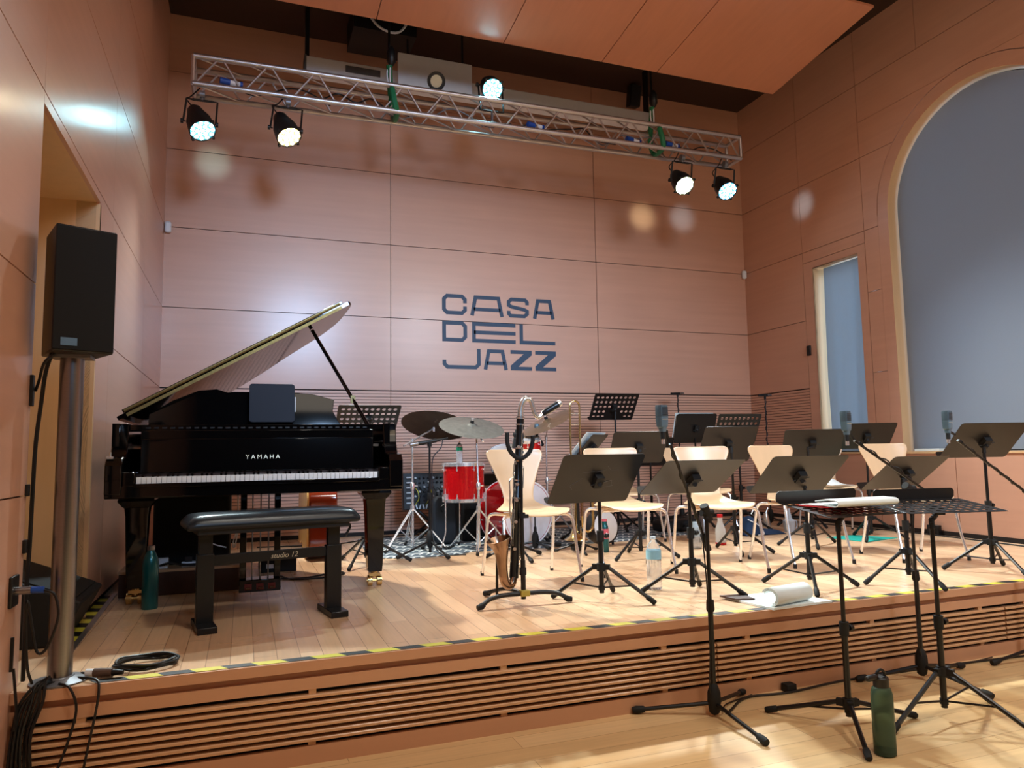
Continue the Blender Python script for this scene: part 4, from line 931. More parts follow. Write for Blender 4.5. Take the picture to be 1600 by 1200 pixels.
b=MB(); b.prism([(1.74,6.0),(2.05,5.85),(2.45,5.88),(2.6,6.0),(3.3,5.97),(4.0,6.05),(4.95,6.25),(5.0,7.35),(1.85,7.4)],.0005,.007,rugmat()); tag(b.build('rug'),'grey and white zigzag rug under the drum kit','rug')
RUGZ=.007
def lugs(b,r,z0,z1,n,c,R):
    for k in range(n):
        a=2*PI*k/n+.2; ca,sa=math.cos(a),math.sin(a)
        for (za,zb,zc) in ((z1-.055,z1+.004,z1-.03),(z0-.004,z0+.055,z0+.03)):
            b.tube([c+R@V(ca*(r+.016),sa*(r+.016),za),c+R@V(ca*(r+.016),sa*(r+.016),zb)],.0035,chrome,6)
            b.tube([c+R@V(ca*r,sa*r,zc-.012),c+R@V(ca*(r+.02),sa*(r+.02),zc-.012)],.008,chrome,8)
def drum(name,label,c,R,r,L,headm,n=8,hoop=chrome,legs=None,both=True):
    t=thing(name,label,'drum',tuple(c))
    O=V(0,0,0); b=MB(); b.lathe([(r,0),(r,L)],red,36,R=R); b.build('shell',t,solid=.006)
    for z in (0,L):
        b=MB(); zz=-.006 if z==0 else .006; b.lathe([(r*.985,z+zz*.2),(r*.97,z+zz),(0,z+zz)],headm,36,R=R); b.build('drum_head',t)
        b=MB(); s=(1 if z else -1); b.lathe([(r+.002,z-s*.012),(r+.012,z-s*.012),(r+.012,z+s*.016),(r-.004,z+s*.016),(r+.002,z-s*.012)],hoop,36,R=R); b.build('hoop',t)
    b=MB(); lugs(b,r,0,L,n,O,R); b.build('lugs',t)
    return t
I3=Matrix.Identity(3)
t=drum('floor_tom','red floor tom with chrome lugs and a water bottle on top',V(2.60,6.22,.43),I3,.178,.305,mat('coated_head',(220,222,224),.5))
for a in (200,330,85):
    a=math.radians(a); ca,sa=math.cos(a),math.sin(a); b=MB(); b.tube([(ca*.197,sa*.197,.1),(ca*.197,sa*.197,-.26),(ca*.205,sa*.205,-.30),(ca*.25,sa*.25,-.405)],.006,chrome,8); b.box((ca*.19,sa*.19,.03),(.03,.03,.05),chrome,RZ(a)); lg=b.build('leg',t); b=MB(); b.tube([(ca*.245,sa*.245,-.395),(ca*.252,sa*.252,-.418)],.012,rub,8); b.build('rubber_foot',lg)
BDR=basis((math.sin(.34),-math.cos(.34),0),(math.cos(.34),math.sin(.34),0))
hc=V(3.16,6.12,.292); bdl=.34; bc=hc-BDR@V(0,0,bdl)
t=drum('bass_drum','red bass drum with a white front head and a port hole',bc,BDR,.272,bdl,drumhead,8,hoop=red)
b=MB(); b.lathe([(.256,bdl+.004),(.276,bdl+.0195),(.287,bdl+.0195),(.287,bdl+.012)],mat('white_hoop_stripe',(225,222,226),.3),36,R=BDR) ; b.lathe([(.2875,-.004),(.2875,.004)],MATS['white_hoop_stripe'],36,R=BDR); b.build('hoop_stripe',t)
b=MB(); ph=BDR@V(.06,-.0,bdl+.0072); b.lathe([(0,0),(.062,0)],varn,24,c=ph,R=BDR); b.lathe([(.062,-.001),(.062,.004),(.07,.004),(.07,-.001)],white,24,c=ph,R=BDR); b.build('port_hole',t)
b=MB() # logo diamond with D-like ring
lc=BDR@V(-.155,-.05,bdl+.0072); b.add([lc+BDR@V(x,y,.0006) for x,y in ((-.045,0),(0,-.05),(.045,0),(0,.05))],[(0,1,2,3)],blk)
b.lathe([(.012,.0012),(.021,.0012)],white,16,c=lc,R=BDR,a0=.6,a1=5.2); b.build('badge',t)
for s in (-1,1):
    b=MB(); p=BDR@V(s*.25,-.08,bdl*.6); q=V(p.x+s*.12*math.cos(.55)+.04,p.y+s*.12*math.sin(.55)-.1,-.275); b.tube([p,q],.007,chrome,8); b.build('spur',t)
t=drum('rack_tom','small red rack tom behind the wooden chair',V(3.30,6.45,.77),RY(-.12)@RX(.2),.13,.19,mat('coated_head2',(220,222,224),.5),6)
b=MB(); b.tube([(0,.0,-.005),(-.01,.06,-.22)],.01,chrome,8); b.build('mount',t)
t=drum('second_tom','tilted red tom seen left of the bass clarinet over the chair back',V(3.17,6.72,.70),RX(.35)@RY(-.25),.13,.17,MATS['coated_head2'],6)
b=MB(); b.tube([(0,0,-.01),(.01,-.15,-.18)],.01,chrome,8); b.build('mount',t)
def cymbal(label,c,nrm,r,m):
    t=thing('cymbal',label,'cymbal',tuple(c)); R=basis(nrm)
    pr_=[(0,.028),(.02,.028),(.036,.022),(.048,.012),(.06,.009),(r*.6,.0),(r,-.012)]
    b=MB(); b.lathe(pr_,m,48,R=R); b.build('plate',t,solid=.0014,ang=60)
    b=MB(); b.lathe([(.016,.028),(.018,.034),(.016,.05),(0,.052)],rub,12,R=R); b.tube([R@V(0,0,.05),R@V(0,0,.075)],.007,chrome,8); b.tube([R@V(-.015,0,.068),R@V(.015,0,.068)],.006,chrome,6); b.build('wing_nut',t); return t
def cstand(label,base,knee,top,rad=.3,azs=(-110,10,130),hubz=.36):
    t=thing('cymbal_stand',label,'cymbal stand',(base[0],base[1],RUGZ)); O=V(base[0],base[1],RUGZ); K_=Vector(knee)-O; T=Vector(top)-O
    b=MB(); b.tube([(0,0,.03),(0,0,.55)],.012,chrome,10); b.tube([(0,0,.5),K_],.0085,chrome,10); b.build('post',t)
    b=MB(); b.lathe([(.017,.52),(.019,.53),(.019,.57),(.012,.58)],chrome,12); b.tube([(0,0,.55),(.045,0,.55)],.006,chrome,6); b.build('height_clamp',t)
    if (T-K_).length>.08:
        b=MB(); dd=(T-K_).normalized(); b.tube([K_-dd*.18,T],.007,chrome,8); b.tube([K_-V(0,0,.03),K_+V(0,0,.02)],.015,chrome,10); b.build('boom_arm',t)
    b=MB(); b.tube([T-V(0,0,.03),T+V(0,0,.01)],.013,chrome,10); b.build('tilter',t)
    for az in azs:
        a=math.radians(az); cs=V(math.cos(a),math.sin(a),0); pe=V(-cs.y,cs.x,0)
        b=MB(); b.tube([V(0,0,hubz)+pe*.01,cs*rad+V(0,0,.02)+pe*.006],.005,chrome,6); b.tube([V(0,0,hubz)-pe*.01,cs*rad+V(0,0,.02)-pe*.006],.005,chrome,6); b.tube([V(0,0,.07),cs*rad*.5+V(0,0,hubz*.52)],.005,chrome,6); lg=b.build('leg',t)
        b=MB(); b.tube([cs*(rad-.04)+V(0,0,.035),cs*(rad+.015)+V(0,0,.012)],[.011,.015],rub,8); b.build('rubber_foot',lg)
    b=MB(); b.tube([(0,0,hubz-.03),(0,0,hubz+.02)],.02,chrome,12); b.tube([(0,0,.05),(0,0,.08)],.017,chrome,12); b.build('leg_hub',t)
    return t
cymbal('large dry grey bronze cymbal over the red floor tom',(2.655,6.14,1.072),(0.02,-.37,.93),.288,cym)
cstand('chrome cymbal stand with a straight post in front of the red floor tom',(2.66,5.98),(2.66,6.02,1.0),(2.655,6.13,1.045))
cymbal('dark brown cymbal at the left of the drum kit, seen from below',(2.483,6.75,1.11),(.22,.33,.92),.326,cymd)
cstand('chrome boom cymbal stand at the left of the drum kit',(2.17,6.35),(2.17,6.35,.95),(2.46,6.73,1.075),azs=(-150,-30,90))
cymbal('pale bronze cymbal tilted steeply behind the trombone',(3.50,6.42,1.125),(-.46,-.10,.88),.27,mat('bright_bronze_cymbal',(190,170,140),.3,.85,var=.12,scale=20))
cstand('chrome cymbal stand behind the trombone',(3.62,6.75),(3.62,6.75,.98),(3.51,6.44,1.09))
# hi-hat / small cymbal behind rug right (dark base + white disc)
t=thing('round_case','round black and white drum case on the floor right of the drum kit','case',(3.76,5.92,.0)); R=basis((.25,-.95,.1)); b=MB(); b.lathe([(.15,0),(.155,.02),(.155,.08),(.15,.1)],plas,28,c=(0,0,.16),R=R); b.build('shell',t); b=MB(); b.lathe([(0,.102),(.13,.102),(.14,.098)],white,28,c=(0,0,.16),R=R); b.build('lid',t)
# kick microphone
micstand('short black microphone stand in front of the bass drum head',(3.17,5.97),(-10,170,-80),RUGZ,.30,None,rad=.22,hub=.10,pr=.009)
t=thing('kick_drum_microphone','grey microphone at the port hole of the bass drum','microphone',(3.17,6.0,.325)); b=MB(); b.tube([(0,-.03,.0),(0,.05,.005)],[.018,.025],steel,12); b.build('body',t); b=MB(); b.tube([(0,0,-.05),(0,0,0)],.01,rub,8); b.build('clip',t)
# floor bottle on tom
def pet(label,loc,h,r,labm,capm,ribs=True):
    t=thing('water_bottle',label,'bottle',loc)
    pf=[(0,.002),(r*.8,.002),(r*.95,h*.03)]
    if ribs:
        for k in range(9): z=h*(.06+.055*k); pf+=[(r,z),(r*.94,z+h*.027)]
        pf+=[(r,h*.56)]
    pf+=[(r,h*.6),(r*.98,h*.74),(r*.8,h*.82),(r*.45,h*.9),(r*.3,h*.93),(r*.3,h*.965)]
    b=MB(); b.lathe(pf,glassc,24); b.build('bottle_body',t,ang=60)
    b=MB(); b.lathe([(r*.36,h*.955),(r*.36,h),(0,h)],capm,16); b.build('cap',t)
    b=MB(); b.lathe([(r*1.012,h*.58),(r*1.012,h*.74)],labm,24); b.build('label_band',t); return t
pet('large clear water bottle with a pale blue label on the stage floor',(3.10,3.89,0),.315,.045,waterlab,mat('clear_cap',(200,215,225),.3))
pet('small clear water bottle with a green label standing on the red floor tom',(2.57,6.24,.742),.20,.028,greenlab,mat('pale_pink_cap',(230,200,205),.4),False)
# bottles
def flask(label,loc,h,r,m,capm,neck=.45,cat='bottle',name='bottle'):
    t=thing(name,label,cat,loc); b=MB(); b.lathe([(0,0),(r*.94,0),(r,h*.015),(r,h*.70),(r*.92,h*.78),(r*.68,h*.86),(r*neck,h*.92),(r*neck,h*.94)],m,28); b.build('bottle_body',t)
    b=MB(); b.lathe([(r*neck*1.05,h*.935),(r*neck*1.05,h),(0,h)],capm,20); b.build('cap',t); return t
flask('teal metal bottle with a silver cap on the stage beside the left piano leg',(.295,4.60,0),.345,.043,tealb,steel)
t=flask('pink and teal bottle standing behind the scratched music stand',(3.60,5.50,0),.27,.036,tealb,pinkm,neck=.7); b=MB(); b.lathe([(.0365,.11),(.0365,.19)],pinkm,24); b.build('pink_band',t)
# green bottle hall floor
t=thing('sports_bottle','translucent dark green sports bottle with a black loop cap on the hall floor','bottle',(3.235,2.37,HF))
b=MB(); b.lathe([(0,.001),(.038,.001),(.043,.006),(.043,.12),(.041,.13),(.043,.14),(.042,.235),(.036,.26),(.027,.268),(.027,.275)],glassg,28); b.build('bottle_body',t)
b=MB(); b.lathe([(.03,.265),(.031,.30),(.026,.306),(0,.306)],plas,24); cp=b.build('cap',t)
b=MB(); b.tube(cr([(-.018,0,.30),(-.02,0,.32),(0,0,.332),(.02,0,.32),(.018,0,.30)],5),.006,plas,8); b.tube([(-.025,0,.305),(-.075,-.01,.308),(-.09,-.012,.308)],[.012,.012,.008],plas,10); b.build('carry_loop',cp)
b=MB(); b.lathe([(0,.004),(.036,.004),(.039,.02),(0,.022)],mat('green_tea_leaves',(40,52,34),.8),20); b.build('bottle_base',t)
# milk-like jug, tumbler, thermos, bag, jug, mat
t=thing('shaker_bottle','clear plastic bottle with a red cap and red base beneath the wooden chair','bottle',(4.72,5.46,0)); b=MB(); b.lathe([(.045,.0),(.047,.02),(0,.021)],redp,20); b.build('base',t); b=MB(); b.lathe([(.042,.02),(.045,.03),(.044,.13),(.03,.17),(.022,.2),(.022,.24)],mat('frosted_plastic',(228,232,234),.35,trans=.35),20); b.build('bottle_body',t); b=MB(); b.lathe([(.025,.235),(.025,.262),(0,.262)],redp,16); b.build('cap',t)
t=thing('tumbler','shiny metal tumbler on the stage behind a music stand','tumbler',(4.40,5.35,0)); b=MB(); b.lathe([(0,0),(.04,0),(.048,.18),(.046,.18),(.038,.01)],glassc,20); b.build('cup',t); b=MB(); b.lathe([(.034,.1),(.032,.22),(.0,.22)],mat('pale_blue_cup',(190,210,225),.3,trans=.3),20); b.build('inner_cup',t)
t=thing('thermos','slim steel thermos standing on the stage by the back row','bottle',(4.95,6.05,0)); b=MB(); b.lathe([(0,0),(.033,0),(.034,.2),(.026,.215)],steel,20); b.build('bottle_body',t); b=MB(); b.lathe([(.027,.21),(.027,.26),(0,.262)],plas,16); b.build('cap',t)
t=thing('cloth_bag','dark blue cloth bag slumped on the stage floor behind the chairs','bag',(5.52,5.95,0))
b=MB(); n=12; vs=[]
for i in range(n+1):
    for j in range(n+1):
        uu,vv=i/n*2-1,j/n*2-1; e=max(0,1-uu**6)*max(0,1-vv**6); z=.16*e*math.exp(-((uu+.65)**2)*5)+.035*e*(1+.4*math.sin(uu*6+vv*4)); vs.append((uu*.24,vv*.12,max(.002,z)))
b.add(vs,[(i*(n+1)+j,i*(n+1)+j+1,(i+1)*(n+1)+j+1,(i+1)*(n+1)+j) for i in range(n) for j in range(n)],bagm); b.build('bag_body',t,sub=1,solid=.004)
b=MB(); b.tube(cr([(-.2,-.1,.16),(-.1,-.13,.1),(-.05,-.14,.02),(-.12,-.14,.01)],5),.005,white,6); b.build('drawstring',t)
t=thing('jug','pale grey plastic jug with a long spout on the stage floor','jug',(5.92,5.98,0)); b=MB(); b.lathe([(0,0),(.05,0),(.062,.09),(.06,.11),(.03,.13),(.014,.2),(.012,.23)],mat('grey_plastic',(170,178,190),.4),20); b.build('jug_body',t); b=MB(); b.tube(cr([(.055,0,.1),(.09,0,.1),(.09,0,.04),(.058,0,.03)],4),.006,MATS['grey_plastic'],6); b.build('handle',t)
b=MB(); b.prism([(5.85,5.42),(6.2,5.46),(6.38,5.1),(5.9,5.0)],.0005,.004,tealp); tag(b.build('floor_mat'),'thin turquoise sheet lying flat on the stage floor by the right wall','mat')
for x,y,lab in ((5.75,6.35,'silver mute lying on the floor near the back wall'),(6.02,6.45,'small silver mute on the floor right of the blue bag')):
    t=thing('trumpet_mute',lab,'mute',(x,y,0)); b=MB(); b.lathe([(0,0),(.05,0),(.052,.01),(.025,.12),(.02,.15),(0,.15)],silver,18); b.build('cone',t); b=MB(); b.tube([(0,0,.15),(.03,0,.2)],.008,silver,8); b.build('tip',t)
t=thing('instrument_case','low black instrument case on the floor behind the chairs','case',(5.02,6.55,0),.1); b=MB(); b.bb((-.28,-.12,.01),(.28,.12,.12),rub); b.build('case_body',t,bevel=.03); b=MB(); b.tube(cr([(-.06,-.125,.06),(-.05,-.15,.075),(.05,-.15,.075),(.06,-.125,.06)],4),.008,plas,6); b.build('handle',t)
# wall sill book + right wall box
b=MB(); b.bb((RW-.01,5.05,AZ0),(RW+.09,5.32,AZ0+.025),paper); tag(b.build('booklet',bevel=.002),'white booklet on the sill of the arched window','book')
b=MB(); b.bb((RW-.06,5.08,.002),(RW-.014,5.2,.09),plas); tag(b.build('junction_box',bevel=.004),'small black box at the foot of the right wall','box')
# ------------------------------------------------------------------ trombone on stand
TBx,TBy=3.38,5.55
t=thing('trombone','brass trombone standing upright on a stand left of the scratched music stand','trombone',(TBx,TBy,0))
sx=.088
b=MB(); arc=[V(-sx/2+0,0,.25)]+[V(-sx/2,0,z) for z in (.6,1.0,1.2)]+[V(-sx/2*math.cos(a),0,1.215+sx/2*math.sin(a)) for a in [PI*k/8 for k in range(9)]]+[V(sx/2,0,z) for z in (1.2,.8)]
b.tube(arc,.0085,brass,10); b.build('outer_slide',t)
b=MB()
for z in (1.15,1.06,.72,.66): b.tube([(-sx/2,0,z),(sx/2,0,z)],.004,silver,8)
b.build('slide_braces',t)
b=MB(); b.tube([(-sx/2,0,.26),(-sx/2,0,.78)],.0115,silver,10); b.tube([(sx/2,0,.30),(sx/2,0,.86)],.0125,brassd,10)
b.tube(cr([(sx/2,0,.3),(sx/2+.01,0,.2),(sx/2+.06,0,.17),(sx/2+.1,0,.22),(sx/2+.1,0,.35),(sx/2+.1,0,.62)],5),.011,brass,10)
b.lathe([(.018,.60),(.02,.62),(.02,.7),(.016,.72)],silver,12,c=(sx/2+.1,0,.0)); b.build('tuning_slide',t)
b=MB(); b.lathe([(.012,.45),(.016,.3),(.03,.2),(.06,.13),(.105,.10)],brass,28,c=(.02,.06,0)); b.build('bell',t,solid=.0015)
S=thing('trombone_stand','short black stand holding the trombone','stand',(TBx,TBy,0))
b=MB(); b.tube([(.02,.02,.02),(.02,.02,.5)],.012,satin,10); b.build('post',S)
b=MB(); b.lathe([(.06,.06),(.07,.09),(.03,.11),(.012,.12)],rub,16,c=(.02,.03,-.04)); b.build('bell_rest',S)
for az in (-100,20,140):
    a=math.radians(az); b=MB(); b.tube([(.02,.02,.08),(.02+math.cos(a)*.2,.02+math.sin(a)*.2,.012)],.008,satin,8); lg=b.build('leg',S); b=MB(); b.tube([(.02+math.cos(a)*.18,.02+math.sin(a)*.18,.016),(.02+math.cos(a)*.215,.02+math.sin(a)*.215,.01)],.011,rub,8); b.build('rubber_foot',lg)
# ------------------------------------------------------------------ mixer, keyboard, amp
t=thing('mixer_rack','black mixer panel with rows of knobs and cables left of the drum kit','mixer',(2.28,7.18,0),.0)
b=MB(); R=RX(-.12); b.box((.27,0,.465),(.60,.08,.36),plas,R); b.build('panel',t,bevel=.006)
b=MB()
for i in range(9):
    for j in range(6):
        if random.random()<.93: p=V(.09+i*.045,-.045,.60-j*.045); b.lathe([(0,.02),(.009,.018),(.011,0)],blk if (i+j)%4 else knobw,10,c=p,R=basis((0,-1,0)))
b.build('knobs',t)
b=MB()
for j,wd in enumerate((.06,.05,.05,.05,.05,.05)): b=MB(); b.bb((-.0,-.062,.60-j*.05),(wd,-.045,.613-j*.05),knobw); b.build('printed_label',t)
for i in range(7): b=MB(); b.box((.10+i*.034,-.055,.318),(.012,.02,.045),knobw,RY(.3 if i%2 else -.3)); b.build('printed_letter',t)
b=MB()
for k in range(9):
    x0=.09+k*.045; b.tube(cr([(x0,-.05,.5),(x0+.01,-.12,.47),(x0+random.uniform(-.03,.05),-.12,.40),(x0+random.uniform(-.05,.05),-.06,.34)],5),.004,blk if k%3 else yel,5)
b.build('patch_cables',t)
b=MB()
for x in (.1,.44): b.tube([(x,0,.3),(.54-x,-.15,.012)],.012,blk,8); b.tube([(x,0,.3),(.54-x,.15,.012)],.012,blk,8)
b.build('cross_stand',t)
t=thing('keyboard','long slim black keyboard on a stand behind the red floor tom','keyboard',(3.15,7.3,0))
b=MB(); b.bb((-.32,-.12,.50),(.36,.12,.62),plas); b.build('body',t,bevel=.01); b=MB(); 
for x in (-.2,.25): b.tube([(x,-.15,.012),(.05-x,.1,.5)],.012,blk,8)
b.build('cross_stand',t)
t=thing('guitar_amplifier','black box amplifier on the rug beneath the red floor tom','amplifier',(2.92,6.84,RUGZ),0)
b=MB(); b.bb((-.19,-.13,0),(.19,.13,.36),rub); b.build('cabinet',t,bevel=.012); b=MB(); b.bb((-.17,-.137,.02),(.17,-.128,.30),cloth); b.build('speaker_cloth',t); b=MB(); b.bb((-.02,-.141,.03),(.05,-.137,.04),greyp); b.build('name_plate',t)
t=thing('soft_case','dark soft instrument bag leaning behind the left cymbal stand','bag',(2.52,6.62,RUGZ)); b=MB(); b.prism(rrect(.22,.44,.08,6),-.06,.06,mat('dark_blue_nylon',(20,28,38),.7),c=(0,0,.222),R=RX(PI/2-.08)); b.build('bag_body',t,bevel=.02); b=MB(); b.tube(cr([(-.03,-.07,.3),(-.05,-.1,.34),(.0,-.1,.37),(.03,-.075,.33)],5),.008,blk,6); b.build('handle',t)
# ------------------------------------------------------------------ double bass under piano
t=thing('double_bass','red-brown double bass lying on its side under the tail of the piano','double bass',(1.38,6.05,0))
ol=[(.0,.02),(.24,.0),(.36,.08),(.42,.22),(.40,.42),(.30,.58),(.28,.72),(.34,.88),(.32,1.02),(.16,1.1),(0,1.11)]
ol=[(-a+0,c) for a,c in ol[::-1]][:-1]+ol
pl=[(p.x,p.y) for p in cr([V(a*.74,c*.85,0) for a,c in ol[:-1]],4,closed=True)]
Rb=Matrix(((0,0,1),(0,1,0),(-1,0,0)))  # local x->-z, z->x
hw=max(abs(p[0]) for p in pl)
b=MB(); b.prism(pl,-.11,.11,varn,c=(0,0,hw+.002),R=Rb); b.build('ribs_and_back',t,bevel=.012,ang=50)
b=MB(); b.prism([(x*1.0,y) for x,y in pl],-.128,-.112,spruce,c=(0,0,hw+.002),R=Rb); b.build('front_plate',t,bevel=.004)
b=MB(); b.tube([(-.15,.9,hw),(-.15,1.5,hw)],.02,varn,8); b.build('neck',t)
# dark platform & gear under piano
t=thing('low_platform','low dark wooden platform on the stage under the piano','platform',(.42,5.3,0)); b=MB(); b.bb((-.34,-.3,.0),(.34,.3,.14),darkwood); b.build('box',t,bevel=.004); b=MB(); b.bb((-.345,-.305,.14),(.345,.305,.155),mat('plywood_top',(190,150,110),.5)); b.build('top',t)
t=thing('subwoofer','large black speaker box standing on the low platform under the piano','speaker',(.50,5.38,.155)); b=MB(); b.bb((-.26,-.2,0),(.2,.2,.44),rub); b.build('cabinet',t,bevel=.01); b=MB(); b.bb((-.24,-.206,.02),(.18,-.2,.42),cloth); b.build('grille',t)
b=MB(); b.box((.3,5.08,.185),(.09,.06,.06),white); tag(b.build('power_adapter',bevel=.006),'white power adapter on the platform behind the teal bottle','adapter')
t=thing('power_strip','white power strip lying on the platform under the piano','power strip',(.55,5.08,.155)); b=MB(); b.bb((-.13,-.025,0),(.05,.025,.03),white); b.build('strip_body',t,bevel=.004); b=MB(); b.bb((-.11,-.02,.03),(-.07,.02,.06),plas); b.bb((-.05,-.02,.03),(-.01,.02,.055),plas); b.build('plugs',t)
b=MB()
b.tube(cr([(.12,5.08,.17),(.2,5.03,.2),(.28,5.06,.17),(.36,5.02,.19),(.45,5.05,.168),(.6,5.03,.175),(.7,5.05,.165)],5),.008,blk,6); tag(b.build('power_cable'),'tangled black cables on the edge of the low platform','cable')
cable('power_cable','thin white cord hanging in a loop beneath the piano',[(.52,4.98,.45),(.54,4.97,.36),(.60,4.97,.30),(.68,4.98,.27)],.004,white)
cable('power_cable','white cord looping below the piano left of the pedals',[(.66,4.99,.36),(.72,4.98,.42),(.745,4.98,.38),(.73,4.98,.27),(.72,4.98,.3),(.745,4.98,.4),(.745,5.0,.6)],.004,white)
cable('floor_cable','black cable curling on the stage floor right of the piano pedals',[(.9,5.3,.007),(1.2,5.25,.007),(1.4,5.4,.007),(1.45,5.3,.007),(1.3,5.2,.007),(1.1,5.22,.007),(1.0,5.5,.007)],.006,blk)
cable('floor_cable','thin black cable across the floor in front of the back wall skirting',[(.9,7.2,.006),(1.6,7.1,.006),(2.2,7.5,.006),(3.4,7.5,.006),(4.6,7.3,.006),(5.6,7.4,.006),(6.5,7.0,.006),(6.8,5.5,.006),(6.75,4.2,.006)],.006,blk)
t=thing('extension_block','dark sound equipment box on the floor under the piano tail','box',(1.02,5.75,0)); b=MB(); b.bb((-.13,-.12,0),(.13,.12,.10),rub); b.build('box',t,bevel=.006); b=MB(); b.bb((-.08,-.124,.03),(-.02,-.12,.06),white); b.build('sticker',t)
# ------------------------------------------------------------------ loudspeaker on pole, left
t=thing('speaker_pole','brushed steel pole on a round base at the left corner of the stage','pole',(.135,3.26,0))
b=MB(); b.lathe([(.042,.02),(.042,1.235)],steel,28); b.build('tube',t)
b=MB(); b.lathe([(0,0),(.098,0),(.10,.006),(.05,.018),(.047,.022)],greyp,28); b.build('round_base',t)
b=MB(); b.bb((-.07,-.05,1.228),(.07,.05,1.24),greyp); b.build('mount_plate',t)
S=thing('loudspeaker','black loudspeaker on top of the steel pole at the left','speaker',(.145,3.25,1.24),.42)
S.scale=(.92,.92,.985)
b=MB(); vs=[(-.115,-.125,0),(.115,-.125,0),(.10,.12,0),(-.10,.12,0)]; b.add(vs+[(x,y,.495) for x,y,_ in vs],[(3,2,1,0),(4,5,6,7),(0,1,5,4),(1,2,6,5),(2,3,7,6),(3,0,4,7)],plas); b.build('cabinet',S,bevel=.006)
b=MB(); b.bb((-.112,-.131,.008),(.112,-.1255,.487),cloth); b.build('grille',S)
b=MB(); b.bb((-.085,-.1335,.022),(-.025,-.131,.052),mat('badge_blue_grey',(96,124,150),.35,.4)); b.build('badge',S)
# thick cable down from speaker
cable('speaker_cable','thick black cable from the loudspeaker down along the left wall',[(.08,3.20,1.25),(.055,3.22,1.17),(.035,3.26,1.05),(.02,3.275,.9),(.018,3.27,.72),(.016,3.27,.5),(.016,3.255,.38),(.03,3.2,.1),(.03,3.2,.03)],.0075,blk)
cable('speaker_cable','thin black cable from the loudspeaker to the clip on the left wall',[(.09,3.19,1.24),(.055,3.19,1.2),(.03,3.24,1.14),(.014,3.262,1.1)],.006,blk)
for z,h,lab in ((1.1,.12,'black cable clip high on the left wall edge'),(.72,.045,'black cable clip at mid height on the left wall edge'),(.51,.05,'low black cable clip on the left wall edge')):
    b=MB(); b.bb((-.0,3.235,z-h/2),(.012,3.262,z+h/2),btape); tag(b.build('cable_clip',bevel=.002),lab,'clip')
t=thing('wall_socket','square black wall box with a silver connector on the left wall','socket',(.0,3.13,.365)); b=MB(); b.bb((0,-.045,-.055),(.012,.045,.055),plas); b.build('plate',t,bevel=.004)
b=MB(); b.tube([(.012,0,0),(.06,0,0)],.014,steel,12); b.tube([(.06,0,0),(.10,0,-.002)],.012,blue,12); b.build('connector',t)
cable('audio_cable','black cable looping down from the wall connector',[(.10,3.13,.362),(.135,3.13,.34),(.15,3.12,.26),(.12,3.11,.16),(.09,3.11,.15),(.07,3.11,.25),(.055,3.11,.33),(.05,3.12,.25),(.06,3.12,.1),(.07,3.15,.03)],.005,blk)
b=MB(); b.bb((.0,3.14,.08),(.01,3.152,.2),btape); tag(b.build('cable_clip',bevel=.001),'thin black strip low on the left wall','clip')
cable('audio_cable','thin black cable below the strip low on the left wall',[(.012,3.146,.09),(.02,3.14,.03),(.03,3.13,-.05),(.03,3.12,-.12)],.005,blk)
for i in range(7):
    a=i*.9; j=lambda s:random.uniform(-s,s)
    x=.055+.012*i
    lab='black cable in the hanging bundle over the left end of the stage edge'
    o=cable('audio_cable',lab,[(.12+j(.02),3.2,.012+.004*i),(.09+j(.02),3.165,.02),(x-.02,3.145,-.04),(.02+.010*i,3.13+j(.01),-.14),(.015+.012*i,3.12+j(.01),-.27),(.03+.012*i,3.12,-.395),(.06+.02*i,3.05+j(.03),-.403)],.0055,blk,group='cables of the hanging bundle at the left end of the stage edge')
cable('audio_cable','single black cable hanging in a curve over the stage front near the pole',[(.15,3.18,.012),(.19,3.15,.0),(.215,3.145,-.08),(.19,3.13,-.2),(.16,3.12,-.3),(.17,3.12,-.39),(.2,3.05,-.403)],.005,blk)
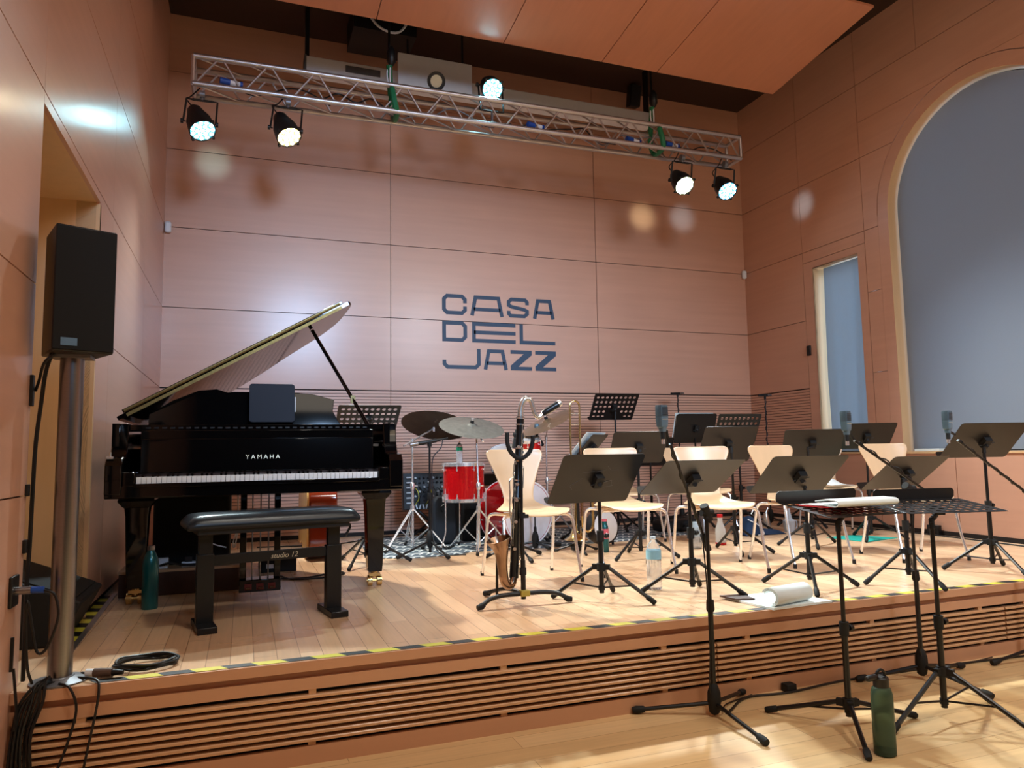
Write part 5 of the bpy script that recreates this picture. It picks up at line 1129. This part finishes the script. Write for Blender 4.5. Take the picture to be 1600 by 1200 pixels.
cable('audio_cable','black cable dangling over the stage front right of the pole',[(.2,3.24,.012),(.27,3.18,.012),(.285,3.15,-.02),(.278,3.14,-.1),(.255,3.13,-.24),(.235,3.12,-.39),(.26,3.03,-.403)],.005,blk)
# coil + plug
b=MB(); pts=[]
for k in range(72):
    a=2*PI*k/24; rr=.115+.006*math.sin(k*.7); pts.append((.42+rr*math.cos(a)*1.0,3.345+rr*.75*math.sin(a),.012+.008*(k//24)+.003*math.sin(k)))
pts=[(.2,3.3,.012),(.26,3.26,.012)]+pts; b.tube(pts,.0055,blk,6); tag(b.build('cable_coil'),'coiled black cable lying on the stage behind the hazard tape at the left','cable')
t=thing('cable_plug','white and black inline plug lying beside the coiled cable','plug',(.27,3.25,.019),-.35); b=MB(); b.tube([(-.05,0,0),(-.02,0,0)],.015,white,12); b.build('white_end',t); b=MB(); b.tube([(-.02,0,0),(.05,0,0)],.017,mat('brown_plastic',(90,70,60),.5),12); b.tube([(.05,0,0),(.09,0,0)],[.013,.008],plas,10); b.build('plug_body',t)
# wedge monitor in the doorway
t=thing('stage_monitor','black wedge stage monitor standing in the left doorway','speaker',(-.10,4.10,.0),0)
b=MB(); pf=[(-.22,0),(.10,0),(.20,.19),(-.22,.36)]; L=.26
R=Matrix(((1,0,0),(0,0,-1),(0,1,0))); b.prism(pf,-L,L,rub,R=R); b.build('cabinet',t,bevel=.012)
b=MB(); dvv=V(.315,0,-.20).normalized(); c=V(-.01,0,.275)+V(.17,0,.42).normalized()*.004; b.box(c,(.38,.46,.006),cloth,RY(math.atan2(.17,.42))); b.build('grille',t)
# tape box on hall floor + floor cable
t=thing('floor_box','small black rubber block against the stage front in the hall','block',(3.42,3.135,HF)); b=MB(); b.bb((-.03,-.02,0),(.03,.03,.04),rub); b.build('block',t,bevel=.004)
cable('floor_cable','black cable running along the foot of the stage front',[(2.95,3.0,HF+.007),(3.15,3.13,HF+.007),(3.4,3.11,HF+.007),(3.8,3.15,HF+.007),(4.4,3.14,HF+.007),(5.0,3.1,HF+.007),(6.2,3.0,HF+.007)],.006,blk)
